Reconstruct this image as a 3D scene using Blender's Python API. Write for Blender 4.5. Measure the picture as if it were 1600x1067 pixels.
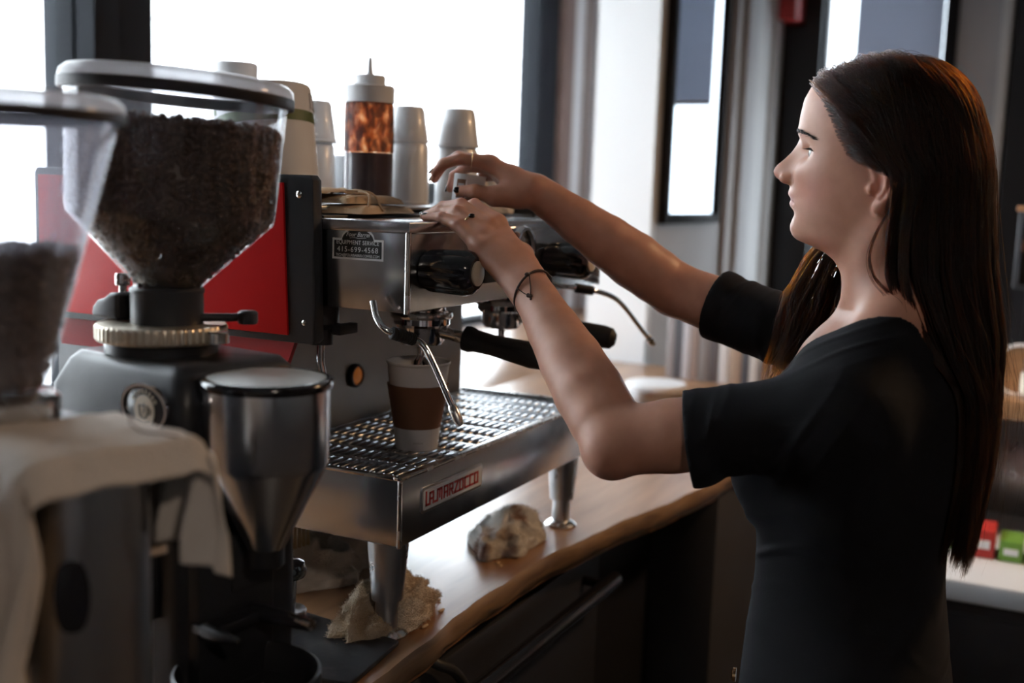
import bpy, bmesh, math, random
import numpy as np
from mathutils import Vector, Matrix

random.seed(7); rng = np.random.default_rng(7)
for o in list(bpy.data.objects): bpy.data.objects.remove(o)
scene = bpy.context.scene
COL = scene.collection
R = math.radians

# ---------------------------------------------------------------- camera
F_PX = 1750.0
PITCH, ROLL, YAW = R(7.6), R(2.0), R(25.8)
fh = Vector((math.cos(YAW), math.sin(YAW), 0)); r0 = Vector((math.sin(YAW), -math.cos(YAW), 0)); zu = Vector((0, 0, 1))
fw = fh * math.cos(PITCH) - zu * math.sin(PITCH); u0 = fh * math.sin(PITCH) + zu * math.cos(PITCH)
cr = r0 * math.cos(ROLL) + u0 * math.sin(ROLL); cu = -r0 * math.sin(ROLL) + u0 * math.cos(ROLL)
cam = bpy.data.cameras.new('camera'); cam_o = bpy.data.objects.new('camera', cam); COL.objects.link(cam_o)
m = Matrix((cr, cu, -fw)).transposed().to_4x4(); m.translation = Vector((0, 0, 1.52)); cam_o.matrix_world = m
cam.sensor_width = 36; cam.sensor_fit = 'HORIZONTAL'; cam.lens = 36 * F_PX / 1600
cam.clip_start = 0.02; cam.clip_end = 200
cam.dof.use_dof = True; cam.dof.focus_distance = 1.44; cam.dof.aperture_fstop = 2.9
scene.camera = cam_o

# ---------------------------------------------------------------- light and exposure
w = bpy.data.worlds.new('overcast_sky'); scene.world = w; w.use_nodes = True
bg = w.node_tree.nodes['Background']; bg.inputs[0].default_value = (0.78, 0.88, 1.0, 1); bg.inputs[1].default_value = 1.0
sun = bpy.data.lights.new('sun', 'SUN'); sun.energy = 4.5; sun.angle = R(4); sun.color = (.95, .97, 1)
sun_o = bpy.data.objects.new('sun', sun); COL.objects.link(sun_o)
sun_o.rotation_euler = Vector((-0.25, 1.0, -0.95)).to_track_quat('-Z', 'Y').to_euler()   # high, over the roof, onto the houses opposite

def portal(name, loc, sx, sy, direction):
    l = bpy.data.lights.new(name, 'AREA'); l.shape = 'RECTANGLE'; l.size = sx; l.size_y = sy; l.cycles.is_portal = True
    o = bpy.data.objects.new(name, l); COL.objects.link(o); o.location = loc
    o.rotation_euler = Vector(direction).to_track_quat('-Z', 'Z').to_euler()
portal('portal_street', (2.78, 2.46, 1.87), 4.95, 2.05, (0, -1, 0))
portal('portal_end', (5.86, 0.6, 1.7), 1.1, 2.8, (-1, 0, 0))

def lamp(name, loc, power, color, size):
    l = bpy.data.lights.new(name, 'AREA'); l.shape = 'DISK'; l.size = size; l.energy = power; l.color = color
    o = bpy.data.objects.new(name, l); COL.objects.link(o); o.location = loc
    o.rotation_euler = (0, 0, 0)
    return o
LAMPS = [((2.7, -0.75, 2.62), 5, (1, .62, .33)), ((-0.6, -1.2, 2.62), 2.4, (1, .84, .70))]  # lamp behind the barista, then an added warm fill behind the camera
for i, (p, e, c) in enumerate(LAMPS): lamp('ceiling_lamp_light', p, e, c, .3)

vs = scene.view_settings
vs.view_transform = 'Standard'; vs.look = 'None'; vs.gamma = 1; vs.use_curve_mapping = False
vs.exposure = 2.5
cy = scene.cycles
cy.use_denoising = True
try: cy.denoiser = 'OPENIMAGEDENOISE'
except Exception: pass
cy.max_bounces = 10; cy.diffuse_bounces = 5; cy.glossy_bounces = 5; cy.transmission_bounces = 8; cy.transparent_max_bounces = 24
cy.caustics_reflective = False; cy.caustics_refractive = False
cy.sample_clamp_indirect = 6.0; cy.sample_clamp_direct = 0

# ---------------------------------------------------------------- materials
def nt(name):
    mt = bpy.data.materials.new(name); mt.use_nodes = True
    return mt, mt.node_tree.nodes, mt.node_tree.links, mt.node_tree.nodes['Principled BSDF']

def mat(name, col, rough=.5, metal=0, spec=.5, noise=None, bump=None, rough_noise=None, coat=0, sheen=0, sss=0, emit=None, coords='Object', stretch=(1, 1, 1)):
    """noise=(scale, colour2, lo, hi)  bump=(scale, strength, distance)  rough_noise=(scale, amount)"""
    mt, N, L, P = nt(name)
    P.inputs['Base Color'].default_value = (*col, 1); P.inputs['Roughness'].default_value = rough
    P.inputs['Metallic'].default_value = metal; P.inputs['Specular IOR Level'].default_value = spec
    P.inputs['Coat Weight'].default_value = coat; P.inputs['Coat Roughness'].default_value = .05
    P.inputs['Sheen Weight'].default_value = sheen
    if sss:
        P.inputs['Subsurface Weight'].default_value = sss; P.inputs['Subsurface Radius'].default_value = (.010, .004, .002); P.inputs['Subsurface Scale'].default_value = 1
    if emit:
        P.inputs['Emission Color'].default_value = (*emit[0], 1); P.inputs['Emission Strength'].default_value = emit[1]
    tc = N.new('ShaderNodeTexCoord'); mp = N.new('ShaderNodeMapping'); mp.inputs['Scale'].default_value = stretch
    L.new(tc.outputs[coords], mp.inputs[0]); V = mp.outputs[0]
    if noise:
        n = N.new('ShaderNodeTexNoise'); n.inputs['Scale'].default_value = noise[0]; n.inputs['Detail'].default_value = 6
        L.new(V, n.inputs['Vector'])
        r = N.new('ShaderNodeValToRGB'); r.color_ramp.elements[0].position = noise[2]; r.color_ramp.elements[1].position = noise[3]
        r.color_ramp.elements[0].color = (*col, 1); r.color_ramp.elements[1].color = (*noise[1], 1)
        L.new(n.outputs['Fac'], r.inputs[0]); L.new(r.outputs[0], P.inputs['Base Color'])
    if rough_noise:
        n = N.new('ShaderNodeTexNoise'); n.inputs['Scale'].default_value = rough_noise[0]; n.inputs['Detail'].default_value = 5
        L.new(V, n.inputs['Vector'])
        a = N.new('ShaderNodeMapRange'); a.inputs[1].default_value = .35; a.inputs[2].default_value = .7
        a.inputs[3].default_value = rough; a.inputs[4].default_value = rough + rough_noise[1]
        L.new(n.outputs['Fac'], a.inputs[0]); L.new(a.outputs[0], P.inputs['Roughness'])
    if bump:
        n = N.new('ShaderNodeTexNoise'); n.inputs['Scale'].default_value = bump[0]; n.inputs['Detail'].default_value = 4
        L.new(V, n.inputs['Vector'])
        b = N.new('ShaderNodeBump'); b.inputs['Strength'].default_value = bump[1]; b.inputs['Distance'].default_value = bump[2]
        L.new(n.outputs['Fac'], b.inputs['Height']); L.new(b.outputs[0], P.inputs['Normal'])
    return mt

def clear(name, tint=(1, 1, 1), gloss_rough=.03, haze=0.0, haze_col=(.8, .82, .85), streak=0):
    """thin clear wall: transparent with a Fresnel reflection and a little dusty haze"""
    mt = bpy.data.materials.new(name); mt.use_nodes = True; N = mt.node_tree.nodes; L = mt.node_tree.links
    N.remove(N['Principled BSDF']); out = N['Material Output']
    t = N.new('ShaderNodeBsdfTransparent'); t.inputs[0].default_value = (*tint, 1)
    g = N.new('ShaderNodeBsdfGlossy'); g.inputs['Roughness'].default_value = gloss_rough
    f = N.new('ShaderNodeFresnel'); ge = N.new('ShaderNodeNewGeometry'); io = N.new('ShaderNodeMapRange'); io.inputs[3].default_value = 1.45; io.inputs[4].default_value = 1 / 1.45
    L.new(ge.outputs['Backfacing'], io.inputs[0]); L.new(io.outputs[0], f.inputs[0])      # same reflectance on both faces of a thin wall
    mx = N.new('ShaderNodeMixShader'); L.new(f.outputs[0], mx.inputs[0]); L.new(t.outputs[0], mx.inputs[1]); L.new(g.outputs[0], mx.inputs[2])
    res = mx
    if haze:
        d = N.new('ShaderNodeBsdfDiffuse'); d.inputs[0].default_value = (*haze_col, 1)
        tr = N.new('ShaderNodeBsdfTranslucent'); tr.inputs[0].default_value = (*haze_col, 1)
        ad = N.new('ShaderNodeMixShader'); ad.inputs[0].default_value = .5; L.new(d.outputs[0], ad.inputs[1]); L.new(tr.outputs[0], ad.inputs[2])
        m2 = N.new('ShaderNodeMixShader'); L.new(mx.outputs[0], m2.inputs[1]); L.new(ad.outputs[0], m2.inputs[2])
        if streak:
            tc = N.new('ShaderNodeTexCoord'); mp = N.new('ShaderNodeMapping'); mp.inputs['Scale'].default_value = (1, 1, .12)
            n = N.new('ShaderNodeTexNoise'); n.inputs['Scale'].default_value = streak; n.inputs['Detail'].default_value = 5
            L.new(tc.outputs['Object'], mp.inputs[0]); L.new(mp.outputs[0], n.inputs['Vector'])
            a = N.new('ShaderNodeMapRange'); a.inputs[1].default_value = .4; a.inputs[2].default_value = .7; a.inputs[3].default_value = haze * .4; a.inputs[4].default_value = haze * 1.8
            L.new(n.outputs['Fac'], a.inputs[0]); L.new(a.outputs[0], m2.inputs[0])
        else: m2.inputs[0].default_value = haze
        res = m2
    L.new(res.outputs[0], out.inputs['Surface'])
    return mt

def wood(name, c1, c2, scale=9, rough=.32, coat=.45, stretch=(1, 9, 9)):
    mt, N, L, P = nt(name)
    tc = N.new('ShaderNodeTexCoord'); mp = N.new('ShaderNodeMapping'); mp.inputs['Scale'].default_value = stretch
    L.new(tc.outputs['Object'], mp.inputs[0])
    n = N.new('ShaderNodeTexNoise'); n.inputs['Scale'].default_value = scale * .35; n.inputs['Detail'].default_value = 8; n.inputs['Distortion'].default_value = .6
    L.new(mp.outputs[0], n.inputs['Vector'])
    n2 = N.new('ShaderNodeTexNoise'); n2.inputs['Scale'].default_value = 2.2; n2.inputs['Detail'].default_value = 3; L.new(tc.outputs['Object'], n2.inputs['Vector'])
    ad = N.new('ShaderNodeMath'); ad.operation = 'MULTIPLY_ADD'; ad.inputs[1].default_value = .4; L.new(n2.outputs['Fac'], ad.inputs[0]); L.new(n.outputs['Fac'], ad.inputs[2])
    r = N.new('ShaderNodeValToRGB'); r.color_ramp.elements[0].position = .45; r.color_ramp.elements[1].position = .95
    r.color_ramp.elements[0].color = (*c1, 1); r.color_ramp.elements[1].color = (*c2, 1)
    L.new(ad.outputs[0], r.inputs[0]); L.new(r.outputs[0], P.inputs['Base Color'])
    P.inputs['Roughness'].default_value = rough; P.inputs['Coat Weight'].default_value = coat; P.inputs['Coat Roughness'].default_value = .25
    b = N.new('ShaderNodeBump'); b.inputs['Strength'].default_value = .15; b.inputs['Distance'].default_value = .002; L.new(n.outputs['Fac'], b.inputs['Height']); L.new(b.outputs[0], P.inputs['Normal'])
    return mt

M = dict(
    white=mat('white_paint', (.80, .80, .80), .6, bump=(30, .1, .002)),
    grey_wall=mat('grey_wall', (.52, .51, .53), .7, noise=(3, (.58, .57, .58), .3, .7)),
    dark_wall=mat('dark_wall', (.030, .030, .034), .7, noise=(2, (.04, .04, .043), .3, .7)),
    brown=mat('brown_trim', (.20, .13, .11), .5, noise=(8, (.26, .18, .15), .3, .7)),
    tan=mat('tan_trim', (.36, .30, .27), .55),
    frame=mat('black_window_frame', (.020, .022, .027), .75, spec=.2, bump=(40, .08, .001)),
    black=mat('black_paint', (.012, .012, .014), .45),
    floor=mat('dark_floor', (.045, .04, .038), .4, noise=(4, (.075, .065, .06), .35, .7)),
    ceil=mat('ceiling_paint', (.16, .155, .15), .8),
    stone=mat('pale_stone', (.70, .71, .72), .8, noise=(2, (.80, .81, .82), .3, .7)),
    street=mat('street', (.5, .5, .5), .8, noise=(1, (.6, .6, .6), .3, .7)),
    pane=clear('window_pane', (.97, .985, .98), .0),
    mirror=mat('mirror_glass', (.75, .79, .83), .02, 1),
    steel=mat('stainless_steel', (.58, .60, .63), .19, 1, rough_noise=(30, .07), bump=(60, .02, .001)),
    steel_b=mat('brushed_steel', (.50, .51, .53), .27, 1, rough_noise=(25, .1), bump=(120, .05, .0006)),
    chrome=mat('chrome', (.78, .78, .80), .06, 1),
    chrome_w=mat('worn_chrome', (.62, .60, .58), .16, 1, rough_noise=(40, .2)),
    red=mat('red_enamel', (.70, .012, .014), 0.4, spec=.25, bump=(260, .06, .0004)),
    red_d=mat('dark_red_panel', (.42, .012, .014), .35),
    bkmetal=mat('black_powder_coat', (.018, .018, .021), .36, bump=(180, .12, .0005), rough_noise=(20, .15)),
    rubber=mat('black_rubber', (.018, .018, .018), .55, bump=(80, .1, .001)),
    bakelite=mat('black_bakelite', (.010, .010, .013), .16, coat=.4),
    cream=mat('cream_plastic', (.70, .60, .46), .4),
    nylon=mat('grey_black_nylon', (.03, .03, .033), .42, bump=(200, .12, .0005)),
    lidp=mat('smoked_lid_plastic', (.022, .020, .024), .5),
    hopper=clear('clear_hopper_plastic', (.93, .93, .94), .05, .05, (.75, .77, .82), 60),
    hopper2=clear('hazy_hopper_plastic', (.93, .93, .95), .08, .16, (.80, .83, .92), 30),
    bean=mat('roasted_bean', (.055, .026, .015), .42, noise=(30, (.11, .055, .030), .35, .75)),
    beancore=mat('bean_mass', (.03, .015, .009), .7),
    wood=wood('counter_wood', (.20, .090, .038), (.40, .215, .105)),
    woodedge=wood('live_edge_bark', (.12, .065, .032), (.34, .21, .11), 14, .55, .05, (1, 4, 10)),
    shelfwood=wood('shelf_wood', (.26, .13, .06), (.42, .24, .12)),
    mat=mat('black_rubber_mat', (.016, .017, .02), .4, noise=(22, (.06, .058, .056), .52, .75), bump=(120, .2, .0008)),
    towel=mat('white_towel', (.66, .60, .54), .95, noise=(5, (.50, .42, .35), .45, .75), bump=(350, .6, .003), sheen=.3),
    terry=mat('beige_terry_cloth', (.76, .64, .50), .95, noise=(14, (.50, .35, .21), .45, .70), bump=(420, .9, .004), sheen=.3),
    rag=mat('stained_rag', (.60, .57, .53), .95, noise=(11, (.22, .11, .07), .52, .60), bump=(300, .6, .003), sheen=.2),
    paper=mat('white_paper', (.74, .735, .745), .6),
    ceramic=mat('white_cup', (.76, .77, .79), .35, coat=.2),
    card=mat('brown_cardboard', (.20, .095, .052), .75, bump=(90, .2, .001), stretch=(1, 1, 8)),
    kraft=mat('kraft_paper', (.60, .43, .27), .75, noise=(12, (.48, .33, .2), .4, .7), bump=(50, .35, .003)),
    wplastic=mat('white_plastic', (.74, .74, .75), .35),
    green=mat('olive_green_band', (.10, .15, .055), .5),
    ink=mat('black_ink', (.015, .015, .015), .5),
    grey_ink=mat('grey_print', (.33, .32, .30), .6),
    white_ink=mat('white_ink', (.82, .84, .86), .5),
    red_ink=mat('red_letter_paint', (.55, .03, .035), .4),
    sauce=mat('dark_syrup', (.045, .018, .018), .35),
    amber=mat('amber_lamp', (.35, .10, .02), .25, emit=((1, .30, .04), .02)),
    coffee=mat('coffee', (.05, .02, .008), .15),
    glow=mat('lamp_diffuser', (1, .8, .5), .5, emit=((1, .7, .4), 6)),
    greenp=mat('green_packet', (.16, .36, .06), .5),
    redp=mat('red_packet', (.50, .035, .03), .5),
    fridge=mat('dark_fridge', (.02, .02, .023), .4),
    white_e=mat('white_enamel', (.66, .70, .74), .3),
    denim=mat('dark_jeans', (.018, .019, .024), .8, bump=(400, .4, .001)),
    leather=mat('black_shoe_leather', (.02, .018, .017), .4),
    gold=mat('gold_ring', (.8, .55, .3), .2, 1),
    cord=mat('brown_cord', (.05, .03, .022), .7),
    nail=mat('dark_nail_polish', (.012, .010, .016), .12, coat=.6),
    bristle=mat('tan_bristles', (.40, .28, .15), .7),
    glasscup=clear('clear_glass', (.97, .98, .98), .02, .03),
    lidclear=clear('hazy_lid_plastic', (.9, .9, .92), .12, .55, (.85, .85, .88)),
    alu=mat('grey_aluminium', (.22, .25, .29), .5),
    matte=mat('matte_black', (.014, .014, .016), .8, spec=.2),
    backsteel=mat('dull_backsplash_steel', (.26, .25, .245), .33, 1, rough_noise=(12, .12), bump=(90, .05, .0006)),  # base colour darkened to carry the shadow of the front housing
    plaster=mat('cafe_plaster', (.11, .105, .10), .8),
    badge=mat('badge_black', (.03, .032, .036), .25),
    window_in=mat('shop_cloth_black', (.02, .02, .024), .8),
)

mt, N, L, P = nt('grey_roller_blind')          # woven blind, lets some daylight through
tr = N.new('ShaderNodeBsdfTranslucent'); tr.inputs[0].default_value = (.36, .375, .42, 1); P.inputs['Base Color'].default_value = (.42, .43, .47, 1); P.inputs['Roughness'].default_value = .9
wv = N.new('ShaderNodeTexWave'); wv.bands_direction = 'Z'; wv.inputs['Scale'].default_value = 9; tc = N.new('ShaderNodeTexCoord'); L.new(tc.outputs['Object'], wv.inputs[0])
rp = N.new('ShaderNodeMapRange'); rp.inputs[3].default_value = .35; rp.inputs[4].default_value = .6; L.new(wv.outputs['Fac'], rp.inputs[0])
mx = N.new('ShaderNodeMixShader'); L.new(rp.outputs[0], mx.inputs[0]); L.new(P.outputs[0], mx.inputs[1]); L.new(tr.outputs[0], mx.inputs[2]); L.new(mx.outputs[0], N['Material Output'].inputs[0])
M['blind'] = mt

# ---------------------------------------------------------------- mesh helpers
def link(o, parent=None, world=True):
    COL.objects.link(o)
    if parent is not None: o.parent = parent
    return o

def origin_of(parent):
    v = Vector((0, 0, 0)); p = parent
    while p is not None: v += p.location; p = p.parent
    return v

class MB:
    def __init__(s): s.v = []; s.f = []
    def add(s, verts, faces):
        n = len(s.v); s.v.extend([tuple(map(float, p)) for p in verts]); s.f.extend([tuple(int(i) + n for i in f) for f in faces]); return s
    def box(s, a, b, rot=None, about=None):
        x0, y0, z0 = a; x1, y1, z1 = b
        V = [(x0, y0, z0), (x1, y0, z0), (x1, y1, z0), (x0, y1, z0), (x0, y0, z1), (x1, y0, z1), (x1, y1, z1), (x0, y1, z1)]
        if rot is not None:
            c = Vector(about if about else [(x0 + x1) / 2, (y0 + y1) / 2, (z0 + z1) / 2]); V = [rot @ (Vector(p) - c) + c for p in V]
        return s.add(V, [(3, 2, 1, 0), (4, 5, 6, 7), (0, 1, 5, 4), (1, 2, 6, 5), (2, 3, 7, 6), (3, 0, 4, 7)])
    def rings(s, rings, close=True, cap0=False, cap1=False):
        n = len(rings[0]); V = [p for r in rings for p in r]; Fc = []
        for i in range(len(rings) - 1):
            for j in range(n if close else n - 1):
                k = (j + 1) % n; Fc.append((i * n + j, i * n + k, (i + 1) * n + k, (i + 1) * n + j))
        if cap0: Fc.append(tuple(range(n - 1, -1, -1)))
        if cap1: Fc.append(tuple((len(rings) - 1) * n + j for j in range(n)))
        return s.add(V, Fc)
    def lathe(s, prof, n=48, o=(0, 0, 0), axis=(0, 0, 1), cap0=True, cap1=True, ell=(1, 1)):
        a = Vector(axis).normalized(); t = Vector((1, 0, 0)) if abs(a.x) < .9 else Vector((0, 1, 0))
        if abs(a.z) > .99: t = Vector((1, 0, 0))
        u = (t - a * t.dot(a)).normalized(); v = a.cross(u); o = Vector(o)
        rings = [[o + a * z + u * (r * ell[0] * math.cos(2 * math.pi * j / n)) + v * (r * ell[1] * math.sin(2 * math.pi * j / n)) for j in range(n)] for r, z in prof]
        return s.rings(rings, True, cap0, cap1)
    def tube(s, pts, rad, n=12, caps=True):
        pts = [Vector(p) for p in pts]; k = len(pts); rad = [rad] * k if isinstance(rad, (int, float)) else list(rad)
        T = [(pts[min(i + 1, k - 1)] - pts[max(i - 1, 0)]).normalized() for i in range(k)]
        u = T[0].orthogonal().normalized(); rings = []
        for i in range(k):
            u = (u - T[i] * u.dot(T[i])).normalized(); v = T[i].cross(u)
            rings.append([pts[i] + (u * math.cos(2 * math.pi * j / n) + v * math.sin(2 * math.pi * j / n)) * rad[i] for j in range(n)])
        return s.rings(rings, True, caps, caps)
    def prism(s, outline, fn, d0, d1):
        """outline 2D, fn(a, b, d) -> 3D"""
        n = len(outline); return s.add([fn(a, b, d0) for a, b in outline] + [fn(a, b, d1) for a, b in outline],
            [tuple(range(n - 1, -1, -1)), tuple(range(n, 2 * n))] + [(j, (j + 1) % n, n + (j + 1) % n, n + j) for j in range(n)])
    def sphere(s, c, r, n=20, mth=12, mat3=None):
        c = Vector(c); r = r if hasattr(r, '__len__') else (r, r, r); rings = []
        for i in range(1, mth):
            a = math.pi * i / mth; ring = []
            for j in range(n):
                p = Vector((r[0] * math.sin(a) * math.cos(2 * math.pi * j / n), r[1] * math.sin(a) * math.sin(2 * math.pi * j / n), -r[2] * math.cos(a)))
                ring.append(c + (mat3 @ p if mat3 else p))
            rings.append(ring)
        return s.rings(rings, True, True, True)
    def grid(s, P):
        """P: rows of points"""
        return s.rings(P, False)
    def build(s, name, material, parent=None, bevel=0, smooth=35, world=True, seg=2, kind=None, recalc=True):
        off = origin_of(parent) if (parent is not None and world) else Vector((0, 0, 0))
        bm = bmesh.new(); vs_ = [bm.verts.new(Vector(p) - off) for p in s.v]
        for f in s.f:
            try: bm.faces.new([vs_[i] for i in f])
            except ValueError: pass
        if recalc: bmesh.ops.recalc_face_normals(bm, faces=bm.faces)
        if bevel:
            es = [e for e in bm.edges if len(e.link_faces) == 2 and e.calc_face_angle(0) > R(40)]
            bmesh.ops.bevel(bm, geom=es, offset=bevel, segments=seg, affect='EDGES', profile=.5, clamp_overlap=True)
        me = bpy.data.meshes.new(name); bm.to_mesh(me); bm.free()
        return finish(name, me, material, parent, smooth, kind)

def finish(name, me, material, parent=None, smooth=35, kind=None):
    if smooth:
        me.shade_smooth()
        if smooth < 180: me.set_sharp_from_angle(angle=R(smooth))
    if material is not None: me.materials.append(material)
    o = bpy.data.objects.new(name, me); link(o, parent)
    if kind: o['kind'] = kind
    return o

def arrays_obj(name, V, Fq, material, parent=None, smooth=180):
    off = np.array(origin_of(parent)) if parent is not None else np.zeros(3)
    me = bpy.data.meshes.new(name); V = np.asarray(V, np.float32) - off.astype(np.float32); Fq = np.asarray(Fq, np.int32)
    me.vertices.add(len(V)); me.vertices.foreach_set('co', V.ravel())
    k = Fq.shape[1]; me.loops.add(Fq.size); me.loops.foreach_set('vertex_index', Fq.ravel())
    me.polygons.add(len(Fq)); me.polygons.foreach_set('loop_start', np.arange(0, Fq.size, k, dtype=np.int32))
    me.update(calc_edges=True); me.validate()
    return finish(name, me, material, parent, smooth)

def tag(o, label, cat, group=None, kind=None):
    o['label'] = label; o['category'] = cat
    if group: o['group'] = group
    if kind: o['kind'] = kind
    return o

def thing(name, label, cat, loc=(0, 0, 0), rot=(0, 0, 0), group=None):
    o = bpy.data.objects.new(name, None); o.empty_display_size = .05; COL.objects.link(o)
    o.location = loc; o.rotation_euler = rot
    return tag(o, label, cat, group)

def struct(o, label=None):
    o['kind'] = 'structure'
    if label: o['label'] = label
    return o

def dup(root, loc, label, rotz=None):
    r = root.copy(); COL.objects.link(r); r.location = loc
    if rotz is not None: r.rotation_euler = (0, 0, rotz)
    r['label'] = label
    for ch in root.children:
        c = ch.copy(); COL.objects.link(c); c.parent = r
        for g in ch.children:
            d = g.copy(); COL.objects.link(d); d.parent = c
    return r

def copy_part(o, parent, delta=(0, 0, 0)):
    c = o.copy(); COL.objects.link(c); c.parent = parent; c.location = Vector(o.location) + Vector(delta)
    for g in o.children:
        d = g.copy(); COL.objects.link(d); d.parent = c
    return c

def text(name, s, size, loc, right, up, material, parent=None, align='CENTER', extrude=.0003, sx=1.0, shear=0, spacing=1.0, world=True):
    cu_ = bpy.data.curves.new(name, 'FONT'); cu_.body = s; cu_.size = size; cu_.align_x = align; cu_.align_y = 'CENTER'; cu_.extrude = extrude; cu_.shear = shear; cu_.space_character = spacing
    cu_.materials.append(material)
    o = bpy.data.objects.new(name, cu_); link(o, parent)
    r_ = Vector(right).normalized(); u_ = Vector(up).normalized(); n_ = r_.cross(u_)
    mm = Matrix((r_ * sx, u_, n_)).transposed().to_4x4(); mm.translation = Vector(loc) - (origin_of(parent) if (parent is not None and world) else Vector())
    o.matrix_local = mm
    me = bpy.data.meshes.new_from_object(o); me.name = name                       # flat letters as an ordinary mesh
    q = bpy.data.objects.new(name, me); link(q, parent); q.matrix_local = mm; bpy.data.objects.remove(o)
    return q

def arc(c, r, a0, a1, n):
    return [(c[0] + r * math.cos(R(a0 + (a1 - a0) * i / n)), c[1] + r * math.sin(R(a0 + (a1 - a0) * i / n))) for i in range(n + 1)]

def smoothpts(P, n=8):
    """Catmull-Rom through points"""
    P = [np.array(p, float) for p in P]; Q = [2 * P[0] - P[1]] + P + [2 * P[-1] - P[-2]]; out = []
    for i in range(1, len(Q) - 2):
        for k in range(n):
            t = k / n; a, b, c, d = Q[i - 1], Q[i], Q[i + 1], Q[i + 2]
            out.append(.5 * (2 * b + (c - a) * t + (2 * a - 5 * b + 4 * c - d) * t * t + (3 * b - a - 3 * c + d) * t ** 3))
    out.append(P[-1]); return out

# ================================================================ setting
X0, X1, YB, YW, ZC = -2.6, 5.8, -3.2, 2.40, 2.9; KW = YW / 1.6
struct(MB().box((X0 - .1, YB - .1, -.1), (X1 + .1, YW + .12, 0)).build('floor', M['floor']), 'dark floor')
struct(MB().box((X0 - .1, YB - .1, ZC), (X1 + .1, YW + .12, ZC + .1)).build('ceiling', M['ceil']), 'ceiling')
struct(MB().box((X0 - .1, YB, 0), (X0, YW, ZC)).build('wall_left', M['grey_wall']))
struct(MB().box((X0, YB - .1, 0), (X1, YB, ZC)).build('wall_back', M['plaster']))
SILL, HEAD = .905, 2.84
# street wall: sill wall, head, left pier, right pier beside the big window
WB = X1 + .1
wm = MB()
wm.box((X0, YW, 0), (WB, YW + .12, SILL)).box((X0, YW, HEAD), (WB, YW + .12, ZC))
wm.box((X0, YW, SILL), (.4, YW + .12, HEAD)).box((3.57 * KW, YW, SILL), (WB, YW + .12, HEAD))
struct(wm.build('wall_front', M['white'], smooth=0), 'white wall around the street window')
# white return beside the window, grey wall with the mirror beyond
struct(MB().box((3.95, 1.36, 0), (4.0, 1.60, ZC)).build('wall_pier', M['white'], smooth=0), 'white end of the wall beside the window bay, lit by daylight')
struct(MB().box((4.0, 1.36, 0), (X1, 1.46, ZC)).build('wall_right', M['grey_wall'], smooth=0), 'grey wall carrying the framed mirror')
# strips of trim at the right jamb
for i, (a, b, d, k) in enumerate([(3.57, 3.665, .05, 'brown'), (3.675, 3.78, .03, 'white'), (3.79, 3.85, .04, 'tan'), (3.86, 3.95, .02, 'white')]):
    struct(MB().box((a * KW, YW - d, .9), (b * KW, YW, ZC)).build('trim_%d' % (i + 1), M[k], bevel=.004))
# strips of trim on the grey wall
for i, (a, b, d, k) in enumerate([(4.90, 5.0, .02, 'tan'), (5.03, 5.22, .04, 'grey_wall'), (5.26, 5.50, .03, 'white'), (5.52, 5.66, .05, 'white')]):
    struct(MB().box((a, 1.36 - d, 0), (b, 1.36, ZC)).build('trim_%d' % (i + 5), M[k], bevel=.004))

def window(n, x0, x1, z0, z1, y, fr, label, mull=()):
    """frame, sill and pane as children of one window"""
    r = bpy.data.objects.new('window_%d' % n, None); COL.objects.link(r); r.location = ((x0 + x1) / 2, y, z0); struct(r, label)
    f = MB().box((x0, y - .02, z0), (x0 + fr, y + .09, z1)).box((x1 - fr, y - .02, z0), (x1, y + .09, z1)).box((x0 + fr, y, z0), (x1 - fr, y + .08, z0 + fr)).box((x0 + fr, y, z1 - fr), (x1 - fr, y + .08, z1))
    for a, b in mull: f.box((a, y, z0 + fr), (b, y + .08, z1 - fr))
    f.build('window_frame', M['frame'], r, bevel=.004)
    MB().box((x0 + fr, y + .035, z0 + fr), (x1 - fr, y + .041, z1 - fr)).build('pane', M['pane'], r, smooth=0)
    return r
window(1, .4, 1.50 * KW, SILL, HEAD, YW, .045, 'street window left of the black post')
window(2, 1.60 * KW, 3.44 * KW, SILL, HEAD, YW, .035, 'big street window behind the espresso machine')
post = MB().box((1.475 * KW, YW - .09, .9), (1.535 * KW, YW + .1, ZC)).box((1.545 * KW, YW - .07, .9), (1.63 * KW, YW + .1, ZC)).box((1.535 * KW, YW - .05, .9), (1.545 * KW, YW + .1, ZC))
struct(post.build('trim_9', M['frame'], bevel=.004), 'black window post')
jamb = MB().box((3.445 * KW, YW - .02, .9), (3.57 * KW, YW + .1, ZC))
struct(jamb.build('trim_10', M['frame'], bevel=.004), 'black right window jamb')

# end wall with its glazed door
em = MB()
em.box((X1, 1.12, 0), (X1 + .1, YW + .12, ZC)).box((X1, .25, 0), (X1 + .1, .52, ZC)).box((X1, .52, 2.86), (X1 + .1, 1.12, ZC)).box((X1, .52, 0), (X1 + .1, 1.12, .35)).box((X1, YB, 0), (X1 + .1, .25, ZC))
struct(em.build('wall_end', M['grey_wall'], smooth=0), 'grey far wall')
struct(MB().box((X1 - .12, 1.13, 0), (X1, 1.36, ZC)).box((X1 - .07, 1.11, 0), (X1, 1.14, ZC)).build('trim_11', M['black'], bevel=.004), 'black post of the far glazed door')
dr = bpy.data.objects.new('window_3', None); COL.objects.link(dr); dr.location = (X1, .82, .35); struct(dr, 'bright far window beyond the barista')
f = MB().box((X1 - .02, .52, .35), (X1 + .08, .58, 2.86)).box((X1, .58, .35), (X1 + .07, 1.12, .42)).box((X1, .58, 2.80), (X1 + .07, 1.12, 2.86))
f.build('window_frame', M['frame'], dr, bevel=.004)
MB().box((X1 + .03, .58, .42), (X1 + .036, 1.12, 2.80)).build('pane', M['pane'], dr, smooth=0)
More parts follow.
